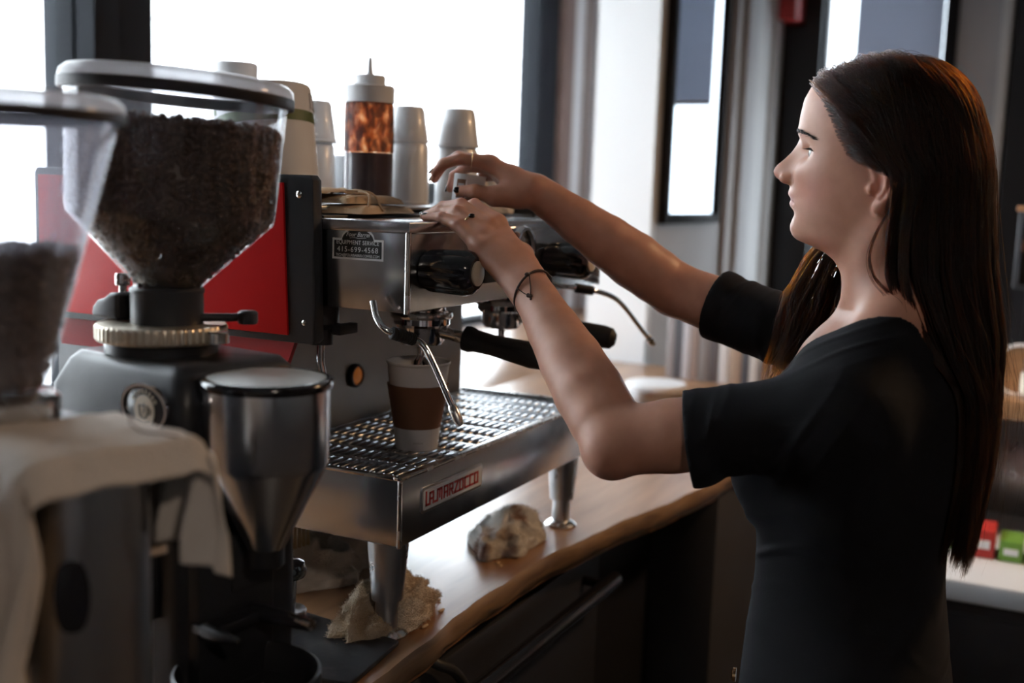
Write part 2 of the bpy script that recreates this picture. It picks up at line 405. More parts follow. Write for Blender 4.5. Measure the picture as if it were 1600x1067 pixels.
struct(MB().box((X1 - .06, .285, 0), (X1, .33, ZC)).build('trim_12', M['white'], bevel=.004))
struct(MB().box((X1 - .10, -.9, 0), (X1, .27, ZC)).build('trim_13', M['window_in'], bevel=.004), 'black panel at the right edge')  # solid black in place of the darkness inside an opening

MB().box((X1 - .012, .585, 2.02), (X1 - .004, .985, 2.84)).build('roller_blind', M['blind'], dr)
MB().box((X1 - .018, .585, 2.0), (X1 + .002, .985, 2.022)).build('blind_bar', M['white'], dr, bevel=.002)

# outside: street and pale houses
struct(MB().box((-14, YW + .3, -.3), (40, 9.0, -.15)).build('street', M['street']), 'sunlit street outside')
struct(MB().box((X1 + .3, -12, -.3), (30, YW + .3, -.15)).build('ground', M['street']), 'ground outside the far window')
hs = thing('house', 'pale sunlit stone house across the street, seen through the big window', 'building', (9.5, 9.05, -.15))
MB().box((-9, 9.05, -.15), (36, 12, 8.5)).build('wall', M['stone'], hs)
blk = None
for r_ in range(13):
    for c_ in range(17):
        x = 8.6 + c_ * .76 + (.38 if r_ % 2 else 0); z = .25 + r_ * .30
        if blk is None:
            blk = MB().box((x - .365, 8.99, z), (x + .365, 9.06, z + .28)).build('stone_block', M['stone'], hs, bevel=.012, seg=1, smooth=0); b0 = (x, z)
        else: copy_part(blk, hs, (x - b0[0], random.uniform(-.012, .012), z - b0[1]))
wf = MB()
for (x, z, ww, hh) in [(6.9, 1.0, .9, 1.3), (4.6, 1.0, 1.1, 1.3), (2.2, 1.0, 1.1, 1.3)]:
    a = MB().box((x - ww / 2, 8.98, z), (x + ww / 2, 9.04, z + hh)).build('shutter', M['grey_wall'], hs, bevel=.01)
    MB().box((x - ww / 2 - .07, 8.95, z - .1), (x + ww / 2 + .07, 9.04, z)).build('window_sill', M['white'], hs, bevel=.01)
# framed mirror on the grey wall
mr = thing('wall_mirror', 'black framed mirror on the grey wall, reflecting pale windows', 'mirror', (4.40, 1.36, 1.42))
f = MB().box((4.02, 1.325, 1.42), (4.065, 1.36, 2.42)).box((4.715, 1.325, 1.42), (4.76, 1.36, 2.42)).box((4.065, 1.325, 1.42), (4.715, 1.36, 1.46)).box((4.065, 1.325, 2.38), (4.715, 1.36, 2.42))
f.build('frame', M['matte'], mr, bevel=.003)
MB().box((4.065, 1.340, 1.46), (4.715, 1.358, 2.38)).build('mirror_glass', M['mirror'], mr, smooth=0)

# red alarm box
al = thing('alarm_box', 'red alarm box high on the white column past the mirror', 'alarm', (5.62, 1.29, 2.38))
MB().box((5.50, 1.22, 2.38), (5.72, 1.31, 2.75)).build('housing', M['redp'], al, bevel=.012)
MB().box((5.56, 1.212, 2.50), (5.66, 1.222, 2.62)).build('front_plate', M['red'], al, bevel=.004)

# ================================================================ counter
_ex = np.linspace(-1.4, 4.2, 561)
_ey = np.interp(_ex, [-1.3, .6, 1.0, 1.143, 1.351, 1.62, 1.80, 2.04, 2.30, 2.8, 3.4, 4.0], [.70, .70, .715, .722, .742, .750, .733, .693, .640, .62, .64, .63])
_k = np.exp(-.5 * (np.arange(-20, 21) / 8) ** 2); _ey = np.convolve(np.pad(_ey, 20, 'edge'), _k / _k.sum(), 'valid')
def edgeY(x): return float(np.interp(x, _ex, _ey)) + .0025 * math.sin(x * 23) + .0018 * math.sin(x * 51 + 1)
CT = .9
xs = np.linspace(-1.3, 3.94, 130)
ct = thing('wooden_counter', 'long wooden counter with a live front edge under the espresso machine', 'counter', (1.4, 1.1, 0))
top = MB(); top.rings([[(x, edgeY(x) + .004, CT), (x, 1.58, CT), (x, 1.58, CT - .05), (x, edgeY(x) + .012, CT - .05)] for x in xs], True, True, True)
top.build('worktop', M['wood'], ct, smooth=30)
eg = MB(); rg = []
for x in xs:
    y = edgeY(x); wv = .003 * math.sin(x * 37) + .002 * math.sin(x * 83)
    rg.append([(x, y + .0035, CT + .0004), (x, y - .002 + wv * .5, CT - .005), (x, y - .004 + wv, CT - .016), (x, y - .001 - wv, CT - .03), (x, y + .008 + wv, CT - .042), (x, y + .02, CT - .052), (x, y + .02, CT - .02)])
eg.rings(rg, True, True, True); eg.build('live_edge', M['woodedge'], ct, smooth=60)
MB().box((-1.3, 1.581, CT - .05), (5.78, YW - .012, CT)).build('bay_shelf', M['wood'], ct, bevel=.002)
# cupboards below
MB().box((-1.3, .82, 0), (3.94, YW - .02, CT - .05)).build('cabinet', M['black'], ct, smooth=0)
MB().box((2.50, .66, 0), (3.94, .82, CT - .05)).build('end_panel', M['dark_wall'], ct, bevel=.004)
uf = thing('under_counter_fridge', 'black fridge with a round bar handle in the shade under the counter', 'fridge', (1.5, .78, 0))
MB().box((.9, .775, .06), (2.05, .819, .82)).build('door', M['fridge'], uf, bevel=.008)
hd = MB().tube([(.98, .725, .775), (2.0, .725, .775)], .016, 16).tube([(1.02, .725, .775), (1.02, .778, .775)], .009).tube([(1.96, .725, .775), (1.96, .778, .775)], .009)
hd.build('bar_handle', M['bakelite'], uf, smooth=40)
hs2 = thing('black_hose', 'black hose looping down under the counter edge', 'hose', (1.42, .74, .5))
MB().tube(smoothpts([(1.36, .800, .845), (1.36, .762, .835), (1.41, .752, .80), (1.46, .748, .72), (1.47, .748, .6), (1.43, .75, .5), (1.40, .752, .44)], 8), .008, 10).build('tube', M['rubber'], hs2, smooth=60)

# things at the far end of the counter
tb = thing('plastic_tub', 'round tub with a pale lid at the far end of the counter', 'tub', (3.22, 1.065, CT))
MB().lathe([(.078, 0), (.084, .01), (.088, .042), (.088, .046)], 40, (3.22, 1.065, CT)).build('bowl', M['steel_b'], tb)
MB().lathe([(.090, .044), (.093, .046), (.093, .058), (.088, .062), (.0, .063)], 40, (3.22, 1.065, CT), cap1=False).build('lid', M['wplastic'], tb)
for i in range(7):
    p = MB().lathe([(.03, 0), (.045, .002), (.075, .012), (.077, .0135), (.074, .0135), (.044, .005), (0, .004)], 36, (2.98, 1.16, CT + i * .0095), cap1=False).build('plate', M['ceramic'])
    tag(p, ['bottom white plate of the stack on the counter behind the portafilters', 'second white plate from the bottom of the stack behind the portafilters', 'third white plate from the bottom of the stack behind the portafilters', 'middle white plate of the stack behind the portafilters', 'third white plate from the top of the stack behind the portafilters', 'second white plate from the top of the stack behind the portafilters', 'topmost white plate of the stack behind the portafilters'][i], 'plate', 'stacked white plates')
bx = 0.80
cols = [(.30, .16, .12), (.12, .09, .08), (.55, .5, .46), (.07, .07, .08), (.38, .27, .2), (.62, .58, .56), (.10, .08, .08), (.2, .17, .16), (.28, .2, .17), (.5, .48, .5), (.09, .09, .1), (.33, .3, .3)]
names = ['red-brown', 'black-brown', 'pale grey', 'black', 'tan', 'off-white', 'dark brown', 'grey-brown', 'chestnut', 'silver grey', 'charcoal', 'mid grey']
for i, c in enumerate(cols):
    t = random.uniform(.022, .042); h = random.uniform(.2, .27); bm_ = mat('book_cover_' + names[i].replace(' ', '_').replace('-', '_'), c, .6)
    b = thing('book', '%s book, number %d from the wall end of the row on the far counter' % (names[i], len(cols) - i), 'book', (3.80, bx, CT), group='books at the far end of the counter')
    b['label'] = '%s spine in the blurred row of books on the far counter' % names[i]
    MB().box((3.70, bx, CT), (3.86, bx + t * .12, CT + h)).box((3.70, bx + t * .88, CT), (3.86, bx + t, CT + h)).box((3.697, bx, CT), (3.702, bx + t, CT + h)).build('cover', bm_, b, bevel=.0015)
    MB().box((3.703, bx + t * .12, CT + .004), (3.855, bx + t * .88, CT + h - .004)).build('pages', M['paper'], b, smooth=0)
    bx += t + .002

# back bar at the right edge
bb = thing('drinks_fridge', 'dark fridge with a pale enamel top behind the barista', 'fridge', (2.95, -.2, 0))
MB().box((2.62, -1.2, .05), (3.3, .26, .65)).build('body', M['fridge'], bb, bevel=.01)
MB().box((2.60, -1.22, .65), (3.32, .28, .70)).build('top', M['white_e'], bb, bevel=.008)
MB().box((2.612, -.9, .12), (2.622, .2, .62)).build('door', M['bkmetal'], bb, bevel=.004)
sh = thing('wooden_shelf', 'wooden shelf board on a grey back panel behind the barista', 'shelf', (3.2, -.2, 1.0))
MB().box((2.98, -1.2, 1.005), (3.32, .20, 1.055)).build('board', M['shelfwood'], sh, bevel=.006)
MB().box((3.25, -1.2, .702), (3.32, .20, 1.005)).build('back_panel', M['steel_b'], sh, bevel=.003)
MB().box((2.98, .165, .702), (3.25, .20, 1.005)).build('bracket', M['bkmetal'], sh, bevel=.003)
gc = thing('glass_case', 'grey glass-fronted case on the wooden shelf at the right edge', 'case', (3.2, 0, 1.055))
MB().box((3.1, -.4, 1.32), (3.32, .10, 1.52)).build('body', M['nylon'], gc, bevel=.008)
MB()
for lx_, ly_ in ((3.1, -.4), (3.29, -.4), (3.29, .07)): MB().box((lx_, ly_, 1.055), (lx_ + .03, ly_ + .03, 1.32)).build('leg', M['bkmetal'], gc)
MB().box((3.092, -.36, 1.335), (3.10, .085, 1.505)).build('glass_front', M['mirror'], gc, smooth=0)
MB().box((3.09, -.4, 1.515), (3.32, .105, 1.53)).build('top', M['wood'], gc, bevel=.003)
cl = thing('round_plaque', 'round woody plaque with a pale rim standing on the shelf', 'plaque', (3.06, .07, 1.055))
MB().lathe([(.0, 0), (.062, 0), (.062, .012), (.0, .012)], 40, (3.10, .06, 1.118), (-1, 0, 0), cap0=False, cap1=False).build('disc', M['shelfwood'], cl)
MB().lathe([(.060, .0), (.067, .0), (.067, .016), (.060, .016), (.060, 0)], 40, (3.10, .06, 1.118), (-1, 0, 0), cap0=False, cap1=False).build('rim', M['white'], cl)
jr = thing('jar', 'small jar with a cream label before the round plaque', 'jar', (3.03, .04, 1.055))
MB().lathe([(.022, 0), (.023, .003), (.023, .075), (.016, .084), (.016, .09)], 28, (3.03, .035, 1.055)).build('body', M['glasscup'], jr)
MB().lathe([(.0235, .015), (.0235, .065)], 28, (3.03, .035, 1.055), cap0=False, cap1=False).build('jar_label', M['cream'], jr)
MB().lathe([(.018, .088), (.018, .1), (0, .1)], 24, (3.03, .035, 1.055), cap1=False).build('lid', M['black'], jr)
pk = [('red', 'redp'), ('white', 'paper'), ('red', 'redp'), ('green', 'greenp'), ('white', 'paper'), ('red', 'redp')]
for i, (n, k) in enumerate(pk):
    y = .225 - i * .062
    o = thing('packet', '%s packet on the pale fridge top, %s from the barista' % (n, ['nearest', 'second', 'third', 'fourth', 'fifth', 'sixth'][i]), 'packet', (2.85, y, .70), group='packets on the fridge top')
    hh = [.060, .045, .068, .050, .058, .065][i]
    MB().box((2.80, y - .026, .70), (2.90, y + .026, .70 + hh)).build('carton', M[k], o, bevel=.003)
    MB().box((2.797, y - .016, .70 + hh * .35), (2.80, y + .016, .70 + hh * .65)).build('print', M['white_ink'] if n != 'white' else M['greenp'], o, smooth=0)

# ================================================================ espresso machine
em_ = thing('espresso_machine', 'red and stainless steel two-group espresso machine on the counter', 'espresso machine', (1.59, 1.09, CT))
E_ = em_
XL, XR, YF, YK = 1.255, 1.930, .765, 1.037
ZT0, ZT1 = 1.038, 1.131          # drip tray
# drip tray
t = 0.004
dt = MB().box((XL, YF, ZT0), (XR, YF + t, ZT1)).box((XL, YF + t, ZT0), (XL + t, YK, ZT1)).box((XR - t, YF + t, ZT0), (XR, YK, ZT1)).box((XL + t, YK - t, ZT0), (XR - t, YK, ZT1)).box((XL + t, YF + t, ZT0), (XR - t, YK - t, ZT0 + .004))
dtray = dt.build('drip_tray', M['steel'], E_, bevel=.0012)
rim = MB().box((XL - .003, YF - .003, ZT1 - .001), (XR + .003, YF + .010, ZT1 + .0045)).box((XL - .003, YF + .010, ZT1 - .001), (XL + .008, YK, ZT1 + .0045)).box((XR - .008, YF + .010, ZT1 - .001), (XR + .003, YK, ZT1 + .0045))
rim.build('tray_rim', M['chrome_w'], dtray, bevel=.0016)
MB().box((XL - .0015, YF - .0015, ZT0 - .002), (XL + .004, YF + .004, ZT1)).build('corner_trim', M['chrome_w'], dtray, bevel=.001)
MB().box((XL + t, YF + t, ZT1 - .020), (XR - t, YK - t, ZT1 - .017)).build('tray_pan', M['steel_b'], dtray, smooth=0)
# grate: rows of short bars running along the machine, joined by cross rails
row = .0565; nrow = 11; bar0 = None; rails = MB()
gx0, gx1, gy0, gy1 = XL + .012, XR - .012, YF + .014, YK - .012
for i in range(nrow + 1):
    x = gx0 + (gx1 - gx0 - .010) * i / nrow
    rails.box((x, gy0, ZT1 - .004), (x + .010, gy1, ZT1 - .0005))
for yy in (gy0, (gy0 + gy1) / 2 - .006, gy1 - .008): rails.box((gx0, yy, ZT1 - .0045), (gx1, yy + .010, ZT1 - .0012))
rails.build('grate_rail', M['steel_b'], dtray, bevel=.0006, seg=1)
nb = 16
for i in range(nrow):
    xa = gx0 + (gx1 - gx0 - .010) * i / nrow + .010; xb = gx0 + (gx1 - gx0 - .010) * (i + 1) / nrow
    for j in range(nb):
        y = gy0 + .010 + (gy1 - gy0 - .02) * j / (nb - 1)
        if bar0 is None:
            bar0 = MB().box((xa, y - .0040, ZT1 - .0045), (xb, y + .0040, ZT1 + .0005)).build('grate_bar', M['steel'], dtray, bevel=.001, seg=1, smooth=60); bx0 = (xa, y)
        else: copy_part(bar0, dtray, (xa - bx0[0], y - bx0[1], 0))
# backsplash and body
MB().box((XL + .012, YK, ZT1 - .02), (XR - .012, YK + .006, 1.372)).build('backsplash', M['backsteel'], E_, smooth=0)
MB().box((XL + .002, YK + .004, 1.05), (XR - .002, 1.40, 1.488)).build('body', M['bkmetal'], E_, bevel=.003)
MB().box((XL - .004, YK - .10, 1.486), (XR, 1.41, 1.491)).build('cup_shelf', M['steel_b'], E_, bevel=.001)
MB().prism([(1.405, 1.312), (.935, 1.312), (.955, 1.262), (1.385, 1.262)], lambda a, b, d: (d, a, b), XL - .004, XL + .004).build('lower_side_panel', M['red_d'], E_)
# side panels: black frame and red plate
def side(xo, sgn, nm):
    ol = [(1.415, 1.306), (1.415, 1.526), (1.409, 1.533), (.903, 1.533), (.897, 1.526), (.890, 1.312), (.896, 1.306)]
    fr = MB().prism(ol, lambda a, b, d: (xo + sgn * d, a, b), 0, .020).build(nm, M['bkmetal'], E_, bevel=.0015)
    il = [(1.404, 1.316), (1.404, 1.522), (.944, 1.522), (.934, 1.316)]
    MB().prism(il, lambda a, b, d: (xo + sgn * d, a, b), .019, .0235).build('red_plate', M['red'], fr, bevel=.001)
    for (y, z, r_) in [(.918, 1.507, .0052), (.908, 1.335, .004)]:
        s_ = MB().lathe([(r_, 0), (r_ * .95, .0018), (r_ * .5, .003), (0, .0032)], 18, (xo + sgn * .020, y, z), (sgn, 0, 0), cap1=False)
        s_.box((xo + sgn * .0225 - .0008, y - r_ * .7, z - .0006), (xo + sgn * .0225 + .0011, y + r_ * .7, z + .0006)).build('screw', M['chrome_w'], fr)
    return fr
side(1.252, -1, 'side_panel'); side(1.932, 1, 'side_panel')
# front housing
ZH0, ZH1 = 1.357, 1.474
fhs = MB().box((XL, YF - .004, ZH0), (XR, .898, ZH1)).build('front_housing', M['steel'], E_, bevel=.0015)
MB().box((XL + .004, .898, ZH0 + .002), (XR - .004, YK + .01, ZH1 + .006)).build('housing_bracket', M['bkmetal'], E_, bevel=.001)
MB().box((XL - .003, YF - .007, ZH1 - .013), (XR + .003, YK - .02, ZH1 + .002)).build('housing_lid', M['steel'], fhs, bevel=.0018)
MB().lathe([(.0042, ZH0 - .001), (.0042, ZH1 - .011)], 16, (XL + .001, YF - .003, 0)).build('corner_trim', M['chrome_w'], fhs)
MB().lathe([(.0042, ZH0 - .001), (.0042, ZH1 - .011)], 16, (XR - .001, YF - .003, 0)).build('corner_trim', M['chrome_w'], fhs)
# sticker on the left face of the housing
def sq(a, b, d): return (XL - .0002 - d, a, b)
def sticker_outline(g):
    yc, zc = .8395, 1.4235; wy, h1 = .0405 - g, 0.0275
    arch = [(yc + r_ * 1.0, 0) for r_ in (0,)]
    pts = [(yc + wy, zc - .0005 + g), (yc + wy, zc + h1 - g), (yc + .026 - g * .3, zc + h1 - g)]
    ra = .026 - g * .3
    for k in range(1, 16):
        a = math.pi * k / 16; pts.append((yc + ra * math.cos(a), zc + h1 - g + (.0155) * math.sin(a)))
    pts += [(yc - .026 + g * .3, zc + h1 - g), (yc - wy, zc + h1 - g), (yc - wy, zc - .0005 + g)]
    return pts
st = MB().prism(sticker_outline(0), sq, 0, .0004).build('service_sticker', M['white_ink'], E_, smooth=0)
MB().prism(sticker_outline(.0028), sq, .0003, .0006).build('sticker_print', M['ink'], st, smooth=0)
def stx(s, size, dy, z, sx=1, sh=0, sp=1.0): text('lettering', s, size, (XL - .0010, .8395 + dy, z), (0, -1, 0), (0, 0, 1), M['white_ink'], st, sx=sx, shear=sh, spacing=sp, extrude=.0001)
stx('EQUIPMENT SERVICE', .0079, 0, 1.4457, .86, 0, 1.08); stx('415-699-4568', .0100, 0, 1.4362, .98, 0, 1.18); stx('TECH@FOURBARRELCOFFEE.COM', .0052, 0, 1.4285, .86, 0, 1.0)
stx('Four Barrel', .0084, 0, 1.4565, .95, .35, 1.0)
MB().tube([(XL - .0010, .852, 1.4518), (XL - .0010, .845, 1.4525), (XL - .0010, .838, 1.4517), (XL - .0010, .826, 1.4528)], .0003, 6).build('flourish', M['white_ink'], st)
# steam knobs
def knob(x, y, z, par):
    n = 64; rg = []
    for (r_, yy) in [(.020, .0), (.0255, .002), (.0285, .010), (.0305, .05), (.0305, .062), (.0275, .072), (.021, .0775)]:
        ring = []
        for j in range(n):
            a = 2 * math.pi * j / n; flu = (max(0, math.cos(a * 6)) ** 3) * (.0042 if .004 < yy < .07 else .001)
            ring.append((x + (r_ - flu) * math.cos(a), y - yy, z + (r_ - flu) * math.sin(a)))
        rg.append(ring)
    k = MB().rings(rg, True, True, True).build('steam_knob', M['bakelite'], par, smooth=40)
    MB().lathe([(.0165, .0765), (.0165, .0795), (.014, .081), (0, .0813)], 32, (x, y, z), (0, -1, 0), cap1=False).build('knob_cap', M['cream'], k)
    MB().lathe([(.012, -.012), (.012, .002)], 20, (x, y, z), (0, -1, 0)).build('collar', M['chrome'], k)
    return k
knob(1.302, YF - .004, 1.412, E_)
knob(1.70, YF - .004, 1.412, E_)
# pressure gauge
g = MB().lathe([(.037, 0), (.037, .010), (.034, .015), (.030, .015), (.030, .008)], 48, (1.585, YF - .004, 1.432), (0, -1, 0), cap1=False).build('pressure_gauge', M['chrome'], E_)
MB().lathe([(.0305, .006), (0, .0062)], 40, (1.585, YF - .004, 1.432), (0, -1, 0), cap1=False).build('dial', M['steel_b'], g)
MB().tube([(1.585, YF - .0115, 1.432), (1.602, YF - .0115, 1.447)], [.0012, .0005], 6).build('needle', M['ink'], g)
# brew paddles / switch plates between
MB().box((1.46, YF - .012, 1.385), (1.53, YF - .003, 1.445)).build('switch_plate', M['bkmetal'], E_, bevel=.002)
MB().box((1.80, YF - .012, 1.385), (1.87, YF - .003, 1.445)).build('switch_plate', M['bkmetal'], E_, bevel=.002)
# groups
def group_head(x, y=.845):
    gh = MB().lathe([(.040, 1.372), (.040, 1.352), (.036, 1.346), (.036, 1.340), (.043, 1.337), (.043, 1.320), (.039, 1.316)], 48, (x, y, 0)).build('group_head', M['chrome'], E_)
    MB().lathe([(.046, 1.338), (.047, 1.336), (.047, 1.331), (.046, 1.329)], 48, (x, y, 0)).build('group_ring', M['chrome_w'], gh)
    MB().box((x - .045, y, 1.345), (x + .045, YK + .004, 1.40)).build('group_neck', M['bkmetal'], gh, bevel=.004)
    return gh
GX = (1.445, 1.715); GY = .850
for x in GX: group_head(x, GY)
# indicator lamp on the backsplash
il = MB().lathe([(.020, 0), (.020, .006), (.0175, .009), (.0155, .009), (.0155, .004)], 36, (1.545, YK, 1.208), (0, -1, 0), cap1=False).build('indicator_lamp', M['bkmetal'], E_)
MB().lathe([(.0158, .004), (.013, .0075), (0, .009)], 32, (1.545, YK, 1.208), (0, -1, 0), cap1=False).build('lens', M['amber'], il)
# hot water valve under the left end of the housing
hv = MB().lathe([(.022, 0), (.026, -.01), (.026, -.03), (.018, -.038), (.018, -.06)], 28, (1.30, .93, 1.357)).build('water_valve', M['bkmetal'], E_)
MB().tube([(1.30, .93, 1.322), (1.30, .895, 1.322)], .007, 12).box((1.278, .882, 1.315), (1.322, .896, 1.329)).build('valve_lever', M['bkmetal'], hv, bevel=.001)
MB().tube([(1.30, .93, 1.30), (1.30, .93, 1.27), (1.30, .925, 1.25)], .006, 12).build('spout', M['chrome'], hv)
# steam wands
def wand(P, grip, tipv, n0=12):
    pts = smoothpts(P, n0)
    wd = MB().tube(pts, .0046, 14).build('steam_wand', M['chrome'], E_, smooth=60)
    a, b = Vector(grip[0]), Vector(grip[1]); d = (b - a); L_ = d.length
    pr = []
    nn = 9
    for i in range(nn): pr += [(.0078, L_ * i / nn), (.0086, L_ * (i + .25) / nn), (.0086, L_ * (i + .6) / nn), (.0078, L_ * (i + .9) / nn)]
    MB().lathe([(.005, -.001)] + pr + [(.0078, L_), (.005, L_ + .001)], 24, a, d).build('rubber_grip', M['rubber'], wd)
    e = Vector(P[-1]); dd = (e - Vector(P[-2])).normalized()
    MB().lathe([(.0050, -.018), (.0068, -.014), (.0068, .004), (.0045, .011), (.0012, .012)], 18, e, dd).build('tip', M['chrome_w'], wd)
wand([(1.233, .800, 1.372), (1.227, .790, 1.352), (1.224, .776, 1.339), (1.236, .762, 1.330), (1.256, .752, 1.324), (1.266, .742, 1.316), (1.268, .728, 1.294), (1.264, .704, 1.256), (1.262, .686, 1.226)], ((1.229, .768, 1.3335), (1.258, .751, 1.3232)), None)
wand([(1.770, .79, 1.372), (1.770, .77, 1.362), (1.775, .745, 1.361), (1.80, .72, 1.356), (1.84, .70, 1.345), (1.875, .688, 1.325), (1.93, .672, 1.28), (1.962, .662, 1.255)], ((1.778, .742, 1.3605), (1.802, .719, 1.3555)), None)
# legs
def leg(x, y, z1=ZT0):
    lg = MB().lathe([(.029, z1), (.0285, z1 - .012), (.022, CT + .052), (.0165, CT + .05), (.0165, CT + .010)], 36, (x, y, 0)).build('leg', M['steel_b'], E_)
    MB().lathe([(.0305, CT), (.0305, CT + .003), (.024, CT + .009), (.016, CT + .012)], 36, (x, y, 0)).build('foot', M['chrome_w'], lg)
for x in (1.283, 1.893):
    leg(x, .800); leg(x, 1.36, 1.052)
# nameplate with block letters
npx = MB().prism([(1.312, 1.0715), (1.486, 1.0715), (1.490, 1.0755), (1.490, 1.1045), (1.486, 1.1085), (1.312, 1.1085), (1.308, 1.1045), (1.308, 1.0755)], lambda a, b, d: (a, YF - d, b), -.0005, .0022).build('nameplate', M['steel_b'], E_, bevel=.0006)
MB().prism([(1.314, 1.0755), (1.484, 1.0755), (1.486, 1.0775), (1.486, 1.1025), (1.484, 1.1045), (1.314, 1.1045), (1.312, 1.1025), (1.312, 1.0775)], lambda a, b, d: (a, YF - d, b), .0021, .0026).build('plate_field', M['white_e'], npx, smooth=0)
LET = {'L': [((0, .95), (0, 0), (.6, 0))], 'A': [((0, 0), (0, .8), (.8, .8), (.8, 0)), ((0, .35), (.8, .35))], '.': [((-.1, 0), (.25, 0))],
       'M': [((0, 0), (0, .8), (1, .8), (1, 0)), ((.5, .8), (.5, .2))], 'R': [((0, 0), (0, .8), (.75, .8), (.75, .4), (0, .4)), ((.4, .4), (.8, 0))],
       'Z': [((0, .8), (.8, .8), (0, 0), (.9, 0))], 'O': [((0, 0), (.8, 0), (.8, .8), (0, .8), (0, 0))], 'T': [((-.15, .8), (.8, .8)), ((.3, .8), (.3, 0))], 'C': [((.8, .8), (0, .8), (0, 0), (.85, 0))]}
WID = {'L': .75, 'A': 1.15, '.': .42, 'M': 1.4, 'R': 1.12, 'Z': 1.12, 'O': 1.15, 'T': .92, 'C': 1.12}
lt = MB(); s = 'LA.MARZOCCO'; tot = sum(WID[c] for c in s); sc = .160 / tot; x = 1.3195
hgt = .0155 / .8
for c in s:
    for st_ in LET[c]:
        for (a, b), (c_, d_) in zip(st_[:-1], st_[1:]):
            p, q = Vector((x + a * sc * .88, 0, 1.0823 + b * hgt)), Vector((x + c_ * sc * .88, 0, 1.0823 + d_ * hgt)); dv = (q - p).normalized(); nv = Vector((-dv.z, 0, dv.x)); wv = .00150
            p = p - dv * wv; q = q + dv * wv
            lt.prism([((p + nv * wv).x, (p + nv * wv).z), ((p - nv * wv).x, (p - nv * wv).z), ((q - nv * wv).x, (q - nv * wv).z), ((q + nv * wv).x, (q + nv * wv).z)], lambda a, b, d: (a, YF - d, b), .0024, .0034)
    x += WID[c] * sc
lt.build('lettering', M['red_ink'], npx, smooth=0)

# portafilters (they lift out)
def portafilter(x, label, ang):
    y = GY; d = Vector((math.sin(R(ang)), -math.cos(R(ang)), -.16)).normalized()
    r = thing('portafilter', label, 'portafilter', (x, y, 1.29), group='portafilters locked in the machine')
    MB().lathe([(.0345, 1.326), (.0345, 1.296), (.030, 1.289), (.012, 1.284)], 40, (x, y, 0)).build('basket_holder', M['chrome'], r)
    MB().tube([(x, y, 1.287), (x, y, 1.270), (x - .010, y, 1.262), (x - .013, y, 1.252)], .006, 12).tube([(x, y, 1.270), (x + .010, y, 1.262), (x + .013, y, 1.252)], .006, 12).build('spout', M['chrome'], r)
    o = Vector((x, y, 1.314)) + d * .030
    nk = MB().lathe([(.010, 0), (.0085, .02), (.010, .038), (.0125, .044)], 24, o, d).build('neck', M['chrome_w'], r)
    MB().lathe([(.0125, .040), (.0185, .042), (.0195, .050), (.0165, .060), (.0155, .085), (.018, .125), (.0195, .150), (.0175, .166), (.010, .173), (0, .174)], 32, o, d, cap1=False).build('handle', M['rubber'], r)
    return r
portafilter(GX[0], 'near portafilter with its black handle passing behind the forearm, over the paper cup', 6)
portafilter(GX[1], 'far portafilter with its black handle showing beyond the forearm', 8)
tag(MB().tube([(GX[0] + .013, GY, 1.253), (GX[0] + .0125, GY, 1.20), (GX[0] + .012, GY, 1.165)], [.0016, .0011, .0009], 8).build('coffee_stream', M['coffee'], smooth=60), 'thin stream of espresso falling from the near spout into the paper cup', 'coffee')

# ================================================================ paper cup
pcx, pcy, pz = 1.438, .850, ZT1 + .0006
pc = thing('paper_cup', 'white paper coffee cup in a brown sleeve under the near group', 'cup', (pcx, pcy, pz))
H = .128
MB().lathe([(.0305, .004), (.0305, 0), (.0318, 0), (.0465, H), (.0480, H + .001), (.0487, H + .003), (.0480, H + .005), (.0463, H + .004), (.0455, H), (.0310, .006)], 56, (pcx, pcy, pz), cap0=True, cap1=True).build('cup_wall', M['paper'], pc)
MB().lathe([(.0338, .030), (.0350, .0295), (.0464, .098), (.0450, .0985)], 56, (pcx, pcy, pz), cap0=False, cap1=False).build('sleeve', M['card'], pc)
MB().lathe([(.0386, .066), (0, .066)], 32, (pcx, pcy, pz), cap0=False, cap1=False).build('coffee', M['coffee'], pc)
pr_ = MB()
for k in range(5):
    a = R(205 + k * 5); rr = .0328
    pr_.box((pcx + rr * math.cos(a) - .0009, pcy + rr * math.sin(a) - .0009, pz + .012), (pcx + rr * math.cos(a) + .0009, pcy + rr * math.sin(a) + .0009, pz + .0135))
pr_.build('print', M['grey_ink'], pc, smooth=0)

# ================================================================ things on top of the machine
TOP = 1.491
# squeeze bottle
bx_, by_ = 1.635, 1.075
sb = thing('squeeze_bottle', 'clear squeeze bottle half full of dark syrup with a white cone tip', 'bottle', (bx_, by_, TOP))
mt, N, L, P = nt('syrup_stained_plastic')
P.inputs['Roughness'].default_value = .2
tc = N.new('ShaderNodeTexCoord'); n = N.new('ShaderNodeTexNoise'); n.inputs['Scale'].default_value = 80; n.inputs['Detail'].default_value = 8; n.inputs['Distortion'].default_value = .5
mp = N.new('ShaderNodeMapping'); mp.inputs['Scale'].default_value = (1, 1, .55); L.new(tc.outputs['Object'], mp.inputs[0]); L.new(mp.outputs[0], n.inputs['Vector'])
rr = N.new('ShaderNodeValToRGB'); e = rr.color_ramp.elements; e[0].position = .40; e[0].color = (.10, .028, .012, 1); e[1].position = .70; e[1].color = (.92, .76, .55, 1)
ee = rr.color_ramp.elements.new(.54); ee.color = (.42, .15, .05, 1); L.new(n.outputs['Fac'], rr.inputs[0])
tr = N.new('ShaderNodeBsdfTranslucent'); L.new(rr.outputs[0], tr.inputs[0]); tp = N.new('ShaderNodeBsdfTransparent'); L.new(rr.outputs[0], tp.inputs[0])
mx = N.new('ShaderNodeMixShader'); mx.inputs[0].default_value = .45; L.new(tr.outputs[0], mx.inputs[1]); L.new(tp.outputs[0], mx.inputs[2])
